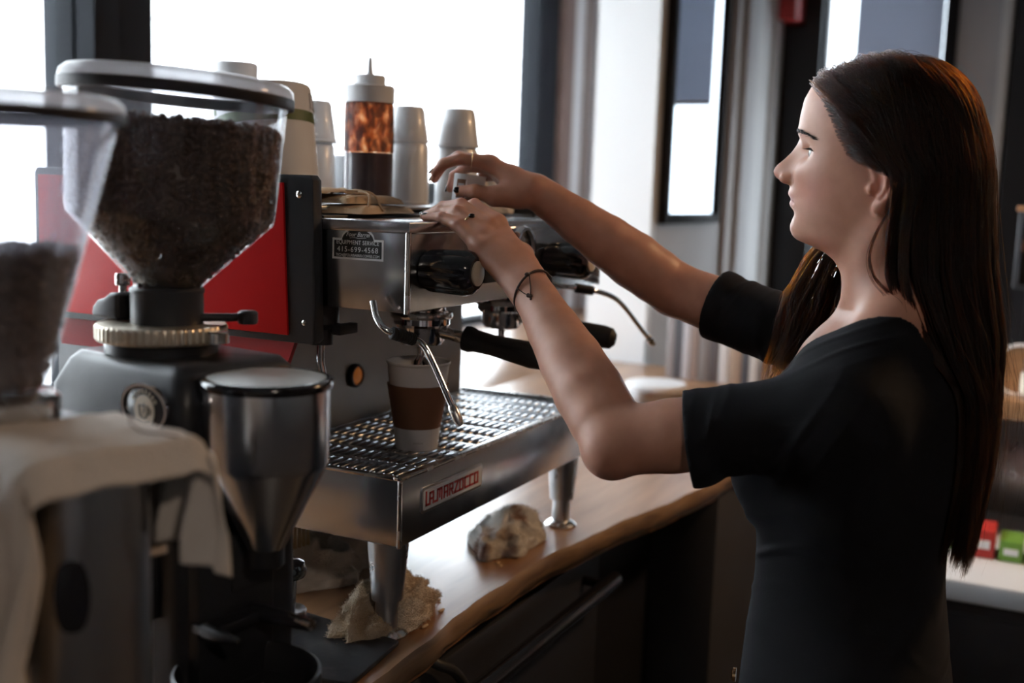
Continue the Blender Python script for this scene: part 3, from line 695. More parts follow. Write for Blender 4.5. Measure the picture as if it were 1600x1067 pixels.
mx2 = N.new('ShaderNodeMixShader'); mx2.inputs[0].default_value = .12; L.new(mx.outputs[0], mx2.inputs[1]); L.new(P.outputs[0], mx2.inputs[2]); L.new(mx2.outputs[0], N['Material Output'].inputs[0])
M['stain'] = mt
br = .0425
MB().lathe([(.036, 0), (br, .006), (br, .088)], 48, (bx_, by_, TOP), cap1=False).build('bottle_body', M['hopper'], sb)
MB().lathe([(br - .0015, .003), (br - .001, .086), (0, .086)], 48, (bx_, by_, TOP), cap1=False).build('syrup', M['sauce'], sb)
MB().lathe([(br, .087), (br - .0005, .14), (br - .0015, .168), (.036, .172)], 48, (bx_, by_, TOP), cap0=False, cap1=False).build('stained_wall', M['stain'], sb)
MB().lathe([(.0425, .170), (.0425, .196), (.040, .199), (.0265, .199), (.0265, .214), (.025, .216), (.007, .217), (.0052, .222), (.0032, .246), (.0015, .246)], 40, (bx_, by_, TOP)).build('cap', M['wplastic'], sb, smooth=30)
# canister leaning with green band
def canister(c, r_, h, tilt, label, band):
    o = thing('canister', label, 'canister', c, (tilt[0], tilt[1], 0))
    MB().lathe([(r_ - .004, 0), (r_, .003), (r_, h - .004), (r_ - .002, h), (0, h)], 56, cap1=False).build('can_wall', M['paper'], o, world=False)
    MB().lathe([(r_ + .0006, band[0]), (r_ + .0006, band[1])], 56, cap0=False, cap1=False).build('green_band', M['green'], o, world=False)
    a0 = R(-75); lb = MB()
    pts = [[((r_ + .0007) * math.cos(a0 + k * .06), (r_ + .0007) * math.sin(a0 + k * .06), z) for k in range(8)] for z in (band[1] + .006, band[1] + .030)]
    for z in np.linspace(band[1] + .008, band[1] + .026, 5):
        lb.tube([((r_ + .0008) * math.cos(a0 + k * .06), (r_ + .0008) * math.sin(a0 + k * .06), z) for k in range(1, 8)], .0004, 4)
    for zz in (band[1] + .005, band[1] + .029): lb.tube([((r_ + .0008) * math.cos(a0 + k * .06), (r_ + .0008) * math.sin(a0 + k * .06), zz) for k in range(0, 9)], .0006, 4)
    for k in (0, 8): lb.tube([((r_ + .0008) * math.cos(a0 + k * .06), (r_ + .0008) * math.sin(a0 + k * .06), z) for z in (band[1] + .005, band[1] + .029)], .0006, 4)
    lb.build('print', M['grey_ink'], o, world=False)
    return o
canister((1.445, 1.13, TOP + .012), .075, .165, (R(-9), R(3), 0), 'large white paper canister with an olive band beside the clear hopper', (.105, .122))
canister((1.56, 1.30, TOP), .037, .232, (0, 0, 0), 'narrow white canister whose top shows above the hopper lid', (.14, .15))
# white cups, upside down, stacked
def cup(x, y, z, r0_, r1_, h, label, grp='upturned white cups on the machine'):
    c = thing('cup', label, 'cup', (x, y, z), group=grp)
    MB().lathe([(r0_ - .003, .0), (r0_, 0), (r0_, .003), (r1_ + .001, h - .006), (r1_ - .003, h), (0, h)], 44, (x, y, z), cap0=False, cap1=False).build('cup_wall', M['ceramic'], c)
    MB().lathe([(r0_ + .0002, .0), (r0_ + .0012, .001), (r0_ + .0012, .004), (r0_ + .0002, .005)], 44, (x, y, z), cap0=False, cap1=False).build('lip', M['ceramic'], c)
cup(1.80, 1.094, TOP, .0375, .034, .112, 'tall lower white cup right of the squeeze bottle')
cup(1.803, 1.10, TOP + .112, .0385, .029, .066, 'upper white cup of the stack right of the squeeze bottle')
cup(1.838, 1.27, TOP, .040, .035, .088, 'lower white cup behind, left of the squeeze bottle')
cup(1.70, 1.235, TOP, .041, .035, .105, 'lower white cup between the canister and the squeeze bottle')
cup(1.70, 1.235, TOP + .105, .040, .029, .075, 'upper white cup between the canister and the squeeze bottle')
cup(1.885, 1.040, TOP, .042, .038, .108, 'lower white cup of the stack right behind the far hand')
cup(1.885, 1.040, TOP + .108, .041, .031, .072, 'upper white cup of the stack right above the far hand')

# ================================================================ soft and small things
from mathutils import noise as mnoise
def fbm(p, o=4):
    a, s, f = 0, .5, 1
    for _ in range(o): a += s * mnoise.noise(Vector(p) * f); s *= .5; f *= 2.05
    return a
def ridged(p, o=3):
    a, s, f = 0, .6, 1
    for _ in range(o): a += s * (1 - abs(mnoise.noise(Vector(p) * f)) * 2.2); s *= .5; f *= 2.1
    return a
def rumple(name, c, rx, ry, h, seed, material, rot=0, fold=1.0, nu=150, nv=60, fr=2.7, fuzz=0, fmat=None):
    """a crumpled cloth: a closed lump of soft folds lying on z = c.z, with loops of pile on it"""
    V = []; Fc = []; ca, sa = math.cos(R(rot)), math.sin(R(rot)); s0 = Vector((seed * 3.7, seed * 1.9, seed))
    for i in range(nv + 1):
        a = (math.pi / 2) * i / nv * 1.10 - .10 * math.pi / 2
        for j in range(nu):
            b = 2 * math.pi * j / nu
            d = Vector((math.cos(a) * math.cos(b), math.cos(a) * math.sin(b), max(math.sin(a), -.12)))
            lob = 1 + .32 * mnoise.noise(Vector((math.cos(b) * 1.6, math.sin(b) * 1.6, 0)) + s0)
            w1 = mnoise.noise(d * 1.4 + s0); w2 = mnoise.noise(d * 2.6 + s0 * 2)
            f1 = math.sin(fr * (d.x * .5 + d.y * 1.1 + 1.6 * w1) + seed); f2 = math.sin(fr * 1.9 * (d.x * .9 - d.y * .5 + .9 * w2 + .6 * w1))
            f = .62 * (1 - abs(f1) ** .9 * 1.6) + .20 * f2 + .25 * w2
            k = 1 + .13 * fold * f
            zz = max(h * d.z * (1 + .42 * fold * f + .5 * w1), .0004 + .003 * max(0, f2) * (d.z > -.1))
            x, y = d.x * rx * lob * k, d.y * ry * lob * k
            V.append((c[0] + ca * x - sa * y, c[1] + sa * x + ca * y, c[2] + zz))
    n = nu
    for i in range(nv):
        for j in range(nu):
            k = (j + 1) % nu; Fc.append((i * n + j, i * n + k, (i + 1) * n + k, (i + 1) * n + j))
    b = MB().add(V, Fc); b.f.append(tuple(range(n - 1, -1, -1)))
    o = b.build(name, material, smooth=180)
    if fuzz: pile(o, fuzz, fmat or material)
    return o
def pile(o, n, material, ln=.0032, rad=.00022):
    """short loops of terry pile standing on a cloth"""
    me = o.data; k = len(me.polygons); ce = np.zeros(k * 3); no = np.zeros(k * 3); ar = np.zeros(k)
    me.polygons.foreach_get('center', ce); me.polygons.foreach_get('normal', no); me.polygons.foreach_get('area', ar)
    ce = ce.reshape(-1, 3); no = no.reshape(-1, 3); ar[no[:, 2] < -.5] = 0
    pick = rng.choice(k, n, p=ar / ar.sum()); p = ce[pick] + rng.normal(size=(n, 3)) * .0012; d = no[pick] + rng.normal(size=(n, 3)) * .45
    d /= np.linalg.norm(d, axis=1)[:, None]; t = rng.normal(size=(n, 3)) * .0012; L_ = ln * rng.uniform(.6, 1.2, n)[:, None]
    PT = np.stack([p - d * .0005, p + d * L_ * .5 + t * .5, p + d * L_ + t], 1)
    hc = bpy.data.hair_curves.new('terry_pile'); hc.add_curves([3] * n); hc.points.foreach_set('position', PT.astype(np.float32).ravel())
    at_ = hc.attributes.get('radius') or hc.attributes.new('radius', 'FLOAT', 'POINT'); at_.data.foreach_set('value', np.full(n * 3, rad, np.float32))
    hc.materials.append(material); q = bpy.data.objects.new('terry_pile', hc); link(q, o); q['kind'] = 'stuff'

tag(rumple('rag', (1.334, .825, CT), .104, .052, .052, 3.3, M['terry'], 2, 1.15, fuzz=9000), 'crumpled beige terry cloth around the near machine leg', 'rag')
tag(rumple('rag', (1.745, .838, CT), (.112), .060, .052, 5.2, M['rag'], 18, .5, fuzz=4000), 'rumpled white and brown stained rag under the machine by the far leg', 'rag')
tag(rumple('towel', (1.43, 1.04, CT), .11, .08, .07, 5.7, M['towel'], -15, 1.0, fuzz=4000), 'white towel bunched behind the black tamper under the machine', 'towel')
tag(rumple('cloth', (1.83, .95, ZH1 + .0065), .065, .05, .052, 12.4, M['towel'], 30, .9), 'pale crumpled cloth on the machine top behind the far wrist', 'cloth')
# counter crumbs
for i, (x, y) in enumerate([(1.43, .80), (1.385, .835), (1.395, .775), (1.62, .79), (1.63, .80), (1.33, .765)]):
    tag(MB().sphere((x, y, CT + .002), (.005 + .002 * (i % 3), .003, .0022), 8, 6).build('crumb', M['kraft'], smooth=180), ['small crumb on the counter right of the beige rag', 'small crumb behind the beige rag near the machine leg', 'small crumb at the front edge past the beige rag', 'first crumb before the stained rag at the counter edge', 'second crumb before the stained rag at the counter edge', 'crumb beside the black mat corner'][i], 'crumb', 'crumbs along the counter edge')

# folded kraft paper bags on the housing
kb = thing('paper_bag', 'folded brown kraft paper bag tied with string on the machine top', 'bag', (1.40, .95, ZH1 + .008))
def sheet(x0, y0, x1, y1, z, th, rotz, amp, seed, c):
    nx, ny = 22, 14; top_, bot_ = [], []
    for i in range(nx + 1):
        a, b = [], []
        for j in range(ny + 1):
            u, v = i / nx, j / ny; x = x0 + (x1 - x0) * u; y = y0 + (y1 - y0) * v
            e = min(u, 1 - u, v, 1 - v); pf = min(1, e * 6) ** .5
            zz = z + amp * fbm((x * 30 + seed, y * 30, seed), 3)
            dx, dy = x - c[0], y - c[1]; X = c[0] + dx * math.cos(rotz) - dy * math.sin(rotz); Y = c[1] + dx * math.sin(rotz) + dy * math.cos(rotz)
            a.append((X, Y, max(zz, z) + th * pf)); b.append((X, Y, max(zz - amp, z - .0005)))
        top_.append(a); bot_.append(b)
    mb = MB().grid(top_); mb.grid(bot_)
    return mb
ZB = ZH1 + .0078
sheet(1.315, .885, 1.50, .975, ZB, .012, R(8), .002, 1.3, (1.4, .93)).build('folded_bag', M['kraft'], kb, smooth=60)
sheet(1.33, .90, 1.47, .985, ZB + .014, .012, R(-6), .004, 4.4, (1.4, .94)).build('folded_bag', M['kraft'], kb, smooth=60)
sheet(1.30, .93, 1.42, 1.005, ZB + .027, .006, R(-16), .008, 7.4, (1.36, .96)).build('bag_flap', M['kraft'], kb, smooth=60)
MB().tube(smoothpts([(1.352, .888, ZB + .004), (1.362, .895, ZB + .028), (1.375, .93, ZB + .0305), (1.385, .96, ZB + .034), (1.39, .99, ZB + .020)], 6), .0016, 6).tube(smoothpts([(1.385, .884, ZB + .004), (1.380, .90, ZB + .029), (1.366, .93, ZB + .032), (1.36, .965, ZB + .034)], 6), .0013, 6).build('string', M['kraft'], kb, smooth=180)

# mat, tamper, brush
MB_m = MB(); c = [(1.262, .752), (1.118, .733), (1.135, .955), (1.275, .965)]
mo = MB().prism([(1.256, .762), (1.110, .742), (1.085, .93), (1.28, .965)], lambda a, b, d: (a, b, d), CT + .0005, CT + .0085).build('tamping_mat', M['mat'], bevel=.003)
tag(mo, 'black rubber tamping mat with worn dusty corner on the counter', 'mat')
tp_ = thing('tamper', 'black round-knobbed coffee tamper standing on the black mat', 'tamper', (1.232, .935, CT + .0085))
MB().lathe([(.0275, 0), (.029, .001), (.029, .016), (.027, .018), (.012, .020)], 40, (1.232, .935, CT + .0085)).build('steel_base', M['steel'], tp_)
MB().lathe([(.012, .019), (.0135, .024), (.0145, .05), (.0155, .062), (.026, .066), (.0285, .071), (.0285, .078), (.025, .085), (.016, .0895), (0, .0905)], 40, (1.232, .935, CT + .0085), cap1=False).build('knob_handle', M['bakelite'], tp_)
br2 = thing('brush', 'wooden brush with tan bristles lying under the tray end', 'brush', (1.33, 1.02, .985))
MB().box((1.27, 1.02, 1.006), (1.40, 1.055, 1.022), Matrix.Rotation(R(-12), 3, 'Z')).build('brush_back', M['shelfwood'], br2, bevel=.004)
bs = MB()
for i in range(15):
    for j in range(3):
        x = 1.275 + i * .0085; y = 1.027 + j * .010; q = Matrix.Rotation(R(-12), 3, 'Z') @ Vector((x - 1.335, y - 1.0375, 0)) + Vector((1.335, 1.0375, 0))
        bs.tube([(q.x, q.y, 1.008), (q.x + random.uniform(-.001, .001), q.y, .962)], [.0026, .0032], 6)
bs.build('bristles', M['bristle'], br2, kind='stuff')

# small white-edged carton held on the machine
bxo = thing('spice_carton', 'small white-edged carton with a dark printed label in the far hand', 'box', (1.487, .800, ZH1 + .003), (R(3), R(4), R(-14)))
MB().box((-.021, -.010, 0), (.021, .018, .066)).build('carton', M['paper'], bxo, bevel=.0015, world=False)
MB().box((-.0216, -.0075, .030), (-.0208, .0095, .058)).box((-.0216, -.0075, .004), (-.0208, .0095, .026)).build('dark_label', M['card'], bxo, smooth=0, world=False)
MB().box((-.0219, -.005, .034), (-.0214, .007, .052)).build('print', M['grey_ink'], bxo, smooth=0, world=False)

# ================================================================ coffee grinders
def beans(name, prof, n, o, tilt, label, zmax):
    """a solid core with many single beans packed on its surface and top"""
    rr_ = np.array([p[0] for p in prof]); zz_ = np.array([p[1] for p in prof])
    b = MB().lathe([(max(r_ - .004, .001), z) for r_, z in prof] + [(0, prof[-1][1] - .003)], 40, cap1=False)
    # bean template: 8 x 5 ellipsoid with a crease
    T = []; nu_, nv_ = 8, 5
    V = []; Fc = []
    tv = []
    for i in range(1, nv_):
        a = math.pi * i / nv_
        for j in range(nu_):
            bb_ = 2 * math.pi * j / nu_
            tv.append((.0058 * -math.cos(a), .0040 * math.sin(a) * math.cos(bb_), .0030 * math.sin(a) * math.sin(bb_) * (1 if math.sin(bb_) > 0 else .55)))
    tv += [(-.0058, 0, 0), (.0058, 0, 0)]; tv = np.array(tv)
    tf = []
    for i in range(nv_ - 2):
        for j in range(nu_): tf.append((i * nu_ + j, i * nu_ + (j + 1) % nu_, (i + 1) * nu_ + (j + 1) % nu_, (i + 1) * nu_ + j))
    e0, e1 = len(tv) - 2, len(tv) - 1
    tri = []
    for j in range(nu_): tri.append((e0, (j + 1) % nu_, j)); tri.append((e1, (nv_ - 2) * nu_ + j, (nv_ - 2) * nu_ + (j + 1) % nu_))
    AV, AF = [], []
    for k in range(n):
        if k < n * .8:
            z = rng.uniform(zz_[0], zz_[-1]); r_ = np.interp(z, zz_, rr_)
            if rng.random() > r_ / rr_.max(): z = rng.uniform(zz_[0] + (zz_[-1] - zz_[0]) * .5, zz_[-1]); r_ = np.interp(z, zz_, rr_)
            r_ -= rng.uniform(.003, .0045)
        else:
            r_ = rr_[-1] * math.sqrt(rng.random()) - .003; z = zz_[-1] + rng.uniform(-.003, .003)
        a = rng.uniform(0, 2 * math.pi); q = rng.normal(size=4); q /= np.linalg.norm(q); w_, x_, y_, z_ = q
        Rm = np.array([[1 - 2 * (y_ * y_ + z_ * z_), 2 * (x_ * y_ - w_ * z_), 2 * (x_ * z_ + w_ * y_)], [2 * (x_ * y_ + w_ * z_), 1 - 2 * (x_ * x_ + z_ * z_), 2 * (y_ * z_ - w_ * x_)], [2 * (x_ * z_ - w_ * y_), 2 * (y_ * z_ + w_ * x_), 1 - 2 * (x_ * x_ + y_ * y_)]])
        AV.append(tv @ Rm.T + np.array([r_ * math.cos(a), r_ * math.sin(a), z])); base = k * len(tv)
        AF += [tuple(base + i for i in f) for f in tf] + [tuple(base + i for i in f) for f in tri]
    b.add(np.concatenate(AV), AF)
    ob = b.build(name, M['bean'], smooth=180, recalc=False)
    ob.location = o; ob.rotation_euler = tilt
    return tag(ob, label, 'coffee beans', kind='stuff')

def lettered_badge(par, y, z, x):
    """oval black badge with chrome rim on the -x face, local coordinates"""
    def fx(a, b, d): return (x - d, a, b)
    E2 = lambda ry, rz, n=40: [(y + ry * math.cos(2 * math.pi * k / n), z + rz * math.sin(2 * math.pi * k / n)) for k in range(n)]
    b = MB().prism(E2(.0345, .0225), fx, -.001, .0025).build('badge', M['badge'], par, world=False, bevel=.0006)
    rim_ = MB(); o1, o2 = E2(.0355, .0235), E2(.0325, .0205)
    rim_.rings([[fx(a, b_, 0) for a, b_ in o1], [fx(a, b_, .0042) for a, b_ in o1], [fx(a, b_, .0042) for a, b_ in o2], [fx(a, b_, .002) for a, b_ in o2]]).build('badge_rim', M['chrome'], b, world=False, smooth=40)
    cyy, czz = y, z - .003
    MB().prism([(cyy + .0155 * math.cos(2 * math.pi * k / 32), czz + .0155 * math.sin(2 * math.pi * k / 32)) for k in range(32)], fx, .002, .0036).build('badge_disc', M['cream'], b, world=False, smooth=0)
    ic = MB()
    ic.tube([fx(cyy + a, czz + c_, .0038) for a, c_ in [(.007, .005), (.006, -.003), (.003, -.007), (-.003, -.007), (-.006, -.003), (-.007, .005), (.007, .005)]], .0005, 5)
    ic.tube([fx(cyy + a, czz + c_, .0038) for a, c_ in [(-.007, .003), (-.0105, .002), (-.010, -.002), (-.006, -.003)]], .0005, 5)
    ic.tube([fx(cyy + a, czz + c_, .0038) for a, c_ in [(.010, -.009), (0, -.0105), (-.010, -.009)]], .0005, 5)
    ic.tube([fx(cyy + a, czz + c_, .0038) for a, c_ in [(.001, -.002), (-.002, .002), (.0005, .005), (-.001, .008)]], .0005, 5)
    ic.build('cup_mark', M['ink'], b, world=False)
    for k, ch in enumerate('ESPRESSO'):
        a = R(90 + 56 - k * 16); rr2 = .0185
        p = (x - .0028, cyy - rr2 * math.cos(a) * 1.05, czz + rr2 * math.sin(a))
        text('lettering', ch, .0058, p, (0, -math.sin(a), -math.cos(a)), (0, -math.cos(a), math.sin(a)), M['cream'], b, world=False)
    return b

# ---- grinder beside the machine
gr = thing('coffee_grinder', 'black coffee grinder with a full round clear hopper beside the machine', 'grinder', (.893, .842, CT), (0, 0, R(-10.4)))
W = False
# body: flared rounded box (local: front is -y)
def rbox(x0, x1, y0, y1, r_, n=6):
    out = []
    for cx_, cy_, a0 in ((x1 - r_, y1 - r_, 0), (x0 + r_, y1 - r_, 90), (x0 + r_, y0 + r_, 180), (x1 - r_, y0 + r_, 270)):
        out += arc((cx_, cy_), r_, a0, a0 + 90, n)
    return out
bm_ = MB(); lv = [(.05, -.07, .085, -.122, .090), (.30, -.07, .085, -.122, .092), (.36, -.076, .085, -.132, .096), (.405, -.076, .085, -.132, .092), (.432, -.068, .08, -.122, .076), (.441, -.060, .074, -.112, .068)]
bm_.rings([[(a, b, z) for a, b in rbox(x0, x1, y0, y1, .018)] for z, x0, x1, y0, y1 in lv], True, True, True)
bm_.build('body', M['bkmetal'], gr, world=W, smooth=50)
bm2 = MB().rings([[(a, b, z) for a, b in rbox(-.085, .095, -.112, .135, .03)] for z in (0, .045)] + [[(a, b, .055) for a, b in rbox(-.075, .085, -.105, .125, .03)]], True, True, True)
bm2.build('base', M['bkmetal'], gr, world=W, smooth=50)
lettered_badge(gr, -.080, .402, -.0765)
col_ = MB().box((-.060, -.136, .05), (.040, -.100, .34)); col_.build('front_column', M['bkmetal'], gr, world=W, bevel=.008)
MB().box((-.0785, -.088, .19), (-.0705, -.030, .262)).build('rating_plate', M['nylon'], gr, world=W, bevel=.001)
MB().box((-.020, -.1385, .215), (.030, -.1355, .275)).build('rating_plate', M['nylon'], gr, world=W, bevel=.0008)
# adjusting ring with knurls
nk_ = 220; rg = []
for (r_, z) in [(.060, .452), (.0655, .4535), (.0675, .456), (.0675, .468), (.0655, .4705), (.050, .471)]:
    rg.append([((r_ - (.0013 if (j % 4 < 2 and .454 < z < .470) else 0)) * math.cos(2 * math.pi * j / nk_), (r_ - (.0013 if (j % 4 < 2 and .454 < z < .470) else 0)) * math.sin(2 * math.pi * j / nk_), z) for j in range(nk_)])
rn = MB().rings(rg, True, True, True).build('adjusting_ring', M['cream'] if False else mat('worn_brass', (.66, .58, .47), .3, 1, rough_noise=(30, .2)), gr, world=W, smooth=20)
MB().lathe([(.058, .438), (.058, .453)], 40).build('ring_seat', M['bkmetal'], gr, world=W)
MB().lathe([(.0372, .468), (.0372, .502), (.0382, .504), (.0382, .507), (.036, .509)], 44, (.004, -.004, 0)).build('collar', M['nylon'], gr, world=W)
# bracket bulge at the back left with its screw
bk_ = MB().prism([(.083, .472), (.036, .472), (.036, .500), (.050, .500), (.060, .494), (.072, .491), (.080, .484)], lambda a, b, d: (d, a, b), -.030, .030)
bk_.build('bracket', M['nylon'], gr, world=W, bevel=.004, seg=3)
sc_ = MB().lathe([(.004, .49), (.004, .505), (.0075, .506), (.008, .508), (.008, .517), (.007, .519), (0, .5195)], 24, (-.004, .062, 0), cap1=False).build('lock_screw', M['chrome_w'], gr, world=W)
MB().tube([(.02, -.03, .478), (.05, -.055, .478), (.058, -.066, .480)], .0045, 10).lathe([(.0095, .472), (.0105, .474), (.0105, .484), (.008, .486)], 20, (.058, -.068, 0)).build('lever', M['nylon'], gr, world=W, smooth=40)
MB().lathe([(.010, .455), (.0125, .456), (.0125, .466), (.010, .468)], 24, (.015, -.071, 0)).build('ring_stop', M['chrome_w'], gr, world=W)
# hopper (lifts off): tilted a little
HT = (R(2.2), R(2.4), R(-10.4)); HO = (.896, .836, CT + .505)
hp = thing('bean_hopper', 'big round clear hopper with a thick pale-topped lid on the grinder beside the machine', 'hopper', HO, HT)
MB().lathe([(.0352, -.004), (.0352, .006), (.040, .012), (.1035, .076), (.1055, .082), (.1100, .196), (.1112, .197), (.1112, .199), (.1085, .199), (.1040, .083), (.1015, .078), (.038, .014), (.0335, .006)], 72, cap0=False, cap1=False).build('clear_wall', M['hopper'], hp, world=W, smooth=30)
ld_ = MB().lathe([(.117, .2075), (.1155, .2155), (.110, .2205), (.098, .2225), (0, .2235)], 72, cap0=False, cap1=False).build('lid', M['lidclear'], hp, world=W, smooth=60)
MB().lathe([(.1125, .197), (.1165, .197), (.1175, .199), (.1175, .2075), (.1150, .209), (.1125, .207), (.1125, .197)], 72, cap0=False, cap1=False).build('lid_rim', M['lidp'], ld_, world=W, smooth=30)
MB().box((-.030, -.002, .030), (.030, .002, .058)).build('gate_plate', M['cream'], hp, world=W, bevel=.001)
beans('coffee_beans', [(.032, .006), (.0375, .014), (.1008, .0785), (.1028, .084), (.1062, .172)], 3600, HO, HT, 'roasted beans filling the round hopper beside the machine', .17)
# doser
DX, DY = .0, -.164
ds = MB().lathe([(.016, .262), (.018, .262), (.0590, .345), (.0615, .352), (.0615, .424), (.0600, .4245)], 64, (DX, DY, 0)).build('doser', M['steel'], gr, world=W, smooth=25)
MB().lathe([(.0605, .424), (.0645, .425), (.0655, .429), (.0645, .433), (.060, .4345), (.0575, .434)], 64, (DX, DY, 0), cap0=True, cap1=False).build('doser_rim', M['bakelite'], ds, world=W, smooth=60)
MB().lathe([(.0585, .4335), (.050, .435), (0, .4362)], 56, (DX, DY, 0), cap0=False, cap1=False).build('doser_lid', mat('frosted_lid', (.42, .46, .46), .35, noise=(25, (.5, .53, .53), .4, .7)), ds, world=W, smooth=60)
MB().lathe([(.0185, .264), (.0185, .246), (.016, .243)], 40, (DX, DY, 0)).build('doser_spout', M['bkmetal'], gr, world=W)
# fork and catch tray
FXc = -.022
fk = MB().box((FXc - .040, -.155, .183), (FXc + .036, -.125, .192))
fk.tube([(FXc + .028, -.14, .188), (FXc + .034, -.175, .189), (FXc + .036, -.215, .190)], [.010, .008, .0055], 12)
fk.tube([(FXc - .032, -.14, .187), (FXc - .034, -.165, .187), (FXc - .033, -.190, .188)], [.009, .007, .003], 12)
fk.build('portafilter_fork', M['bkmetal'], gr, world=W, smooth=40, bevel=.001)
MB().tube([(FXc + .0345, -.178, .1905), (FXc + .036, -.216, .1915)], [.0062, .0058], 12).build('fork_sleeve', M['chrome_w'], gr, world=W, smooth=40)
MB().lathe([(.02, .10), (.062, .102), (.072, .112), (.072, .146), (.069, .148), (.066, .144), (.064, .118), (0, .112)], 56, (-.030, -.172, 0), cap1=False).build('catch_tray', M['bkmetal'], gr, world=W, smooth=40)
MB().lathe([(.022, .05), (.020, .101)], 24, (-.03, -.10, 0)).build('tray_post', M['bkmetal'], gr, world=W)

# ---- nearest grinder, cut by the left edge
g2 = thing('coffee_grinder', 'nearest black coffee grinder with a cone hopper at the left edge', 'grinder', (.585, .715, CT), (0, 0, R(-8)))
bm_ = MB(); lv = [(.05, -.07, .07, -.08, .10), (.40, -.07, .07, -.08, .10), (.432, -.06, .06, -.07, .09)]
bm_.rings([[(a, b, z) for a, b in rbox(x0, x1, y0, y1, .02)] for z, x0, x1, y0, y1 in lv], True, True, True); bm_.build('body', M['bkmetal'], g2, world=W, smooth=50)
MB().rings([[(a, b, z) for a, b in rbox(-.08, .08, -.01, .12, .03)] for z in (0, .05)], True, True, True).build('base', M['bkmetal'], g2, world=W, smooth=50)
MB().lathe([(.044, .43), (.044, .452), (.038, .456)], 40).build('throat_ring', M['chrome_w'], g2, world=W)
d2 = MB().lathe([(.024, .20), (.047, .235), (.0490, .24), (.0490, .418)], 56, (0, -.098, 0)).build('doser', M['steel_b'], g2, world=W, smooth=30)
MB().lathe([(.047, .417), (.051, .418), (.051, .426), (.047, .428), (0, .429)], 48, (0, -.098, 0), cap1=False).build('doser_lid', M['nylon'], d2, world=W)
sl = []
for rr_ in (0, 1):
    pass
a0 = math.atan2(-.75, -.66)
def cyl(a, z, d): return (0 + (.0490 + d) * math.cos(a), -.098 + (.0490 + d) * math.sin(a), z)
ovl = [(a0 + .24 * math.cos(2 * math.pi * k / 28) * (abs(math.cos(2 * math.pi * k / 28)) ** -.3 if abs(math.cos(2 * math.pi * k / 28)) > .2 else 1), .335 + .026 * math.sin(2 * math.pi * k / 28)) for k in range(28)]
MB().rings([[cyl(a, z, -.001) for a, z in ovl], [cyl(a, z, .0016) for a, z in ovl]], True, True, True).build('doser_window', M['bakelite'], d2, world=W)
MB().box((-.06, -.09, .05), (.06, -.07, .40)).build('front_column', M['bkmetal'], g2, world=W, bevel=.006)
MB().lathe([(.02, .08), (.07, .082), (.078, .09), (.078, .12), (.074, .12), (.07, .094), (0, .09)], 48, (0, -.13, 0), cap1=False).build('catch_tray', M['bkmetal'], g2, world=W, smooth=40)
H2 = (.585, .715, CT + .456)
h2_ = thing('bean_hopper', 'hazy clear cone hopper with a flat dark lid on the nearest grinder', 'hopper', H2)
MB().lathe([(.036, -.004), (.036, .008), (.0865, .196), (.0875, .206), (.0860, .206), (.0845, .196), (.0345, .009)], 64, cap0=False, cap1=False).build('clear_wall', M['hopper2'], h2_, world=W, smooth=30)
ld_ = MB().lathe([(.0945, .2105), (.093, .2175), (.088, .2215), (.078, .2235), (0, .2245)], 64, cap0=False, cap1=False).build('lid', M['lidclear'], h2_, world=W, smooth=60)
MB().lathe([(.089, .203), (.0935, .203), (.095, .205), (.095, .2105), (.092, .212), (.089, .210), (.089, .203)], 64, cap0=False, cap1=False).build('lid_rim', M['lidp'], ld_, world=W, smooth=30)
beans('coffee_beans', [(.033, .004), (.0355, .014), (.0600, .108)], 900, H2, (0, 0, 0), 'dark beans low in the cone hopper at the left edge', .1)

# towel over the nearest doser
c2 = Matrix.Rotation(R(-8), 4, 'Z') @ Vector((0, -.098, 0)) + Vector((.585, .715, 0))
cx2, cy2 = c2.x, c2.y; zt = CT + .431
P = []; ns, nt_ = 150, 70
dirs = Vector((-.80, .22, 0)).normalized(); dirt = Vector((-dirs.y, dirs.x, 0))   # s runs towards the camera side, t across
for i in range(ns + 1):
    s = -.165 + (.165 + .245) * i / ns        # along: back drop .165, front drop .245
    row_ = []
    for j in range(nt_ + 1):
        tt = (j / nt_ - .5); wd_ = .150
        lim = .053
        sl_ = s + .018 * math.sin(tt * 5 + 1)
        if abs(sl_) <= lim: x, z = sl_, zt + .004
        else:
            e = abs(sl_) - lim; bend = .016
            if e < bend * 1.57: a = e / bend; x = lim + bend * math.sin(a); z = zt + .004 - bend * (1 - math.cos(a))
            else: x = lim + bend; z = zt + .004 - bend - (e - bend * 1.57)
            drop = zt - z; fl = min(1, drop / .07)
            x += fl * (.014 * math.sin(tt * 21 + 1.5 * sl_ * 10) + .006 * math.sin(tt * 47 + 2)) + .05 * fl * drop
            x *= math.copysign(1, sl_)
        y = (tt * wd_ + .004) * (1 - .28 * min(1, max(0, (zt - z) / .15)))
        if abs(y) > lim:                                    # side overhang sags
            e2 = abs(y) - lim; z -= e2 * .85 * (1 if abs(sl_) <= lim + .02 else .25); y = math.copysign(lim + e2 * .40, y)
        p = Vector((cx2, cy2, 0)) + dirs * x + dirt * y
        row_.append((p.x, p.y, z + .006 * fbm((x * 26, y * 26, 3))))
    P.append(row_)
tw = MB().grid(P).build('hand_towel', M['towel'], smooth=180)
sm = tw.modifiers.new('thick', 'SOLIDIFY'); sm.thickness = .0035; sm.offset = 1
tag(tw, 'off-white hand towel draped over the nearest grinder at the left edge', 'towel')
hem = MB().tube([Vector(p) + Vector((0, 0, .003)) for p in P[40][::2]], .0014, 6).build('hem_stripe', M['card'], tw, smooth=180)

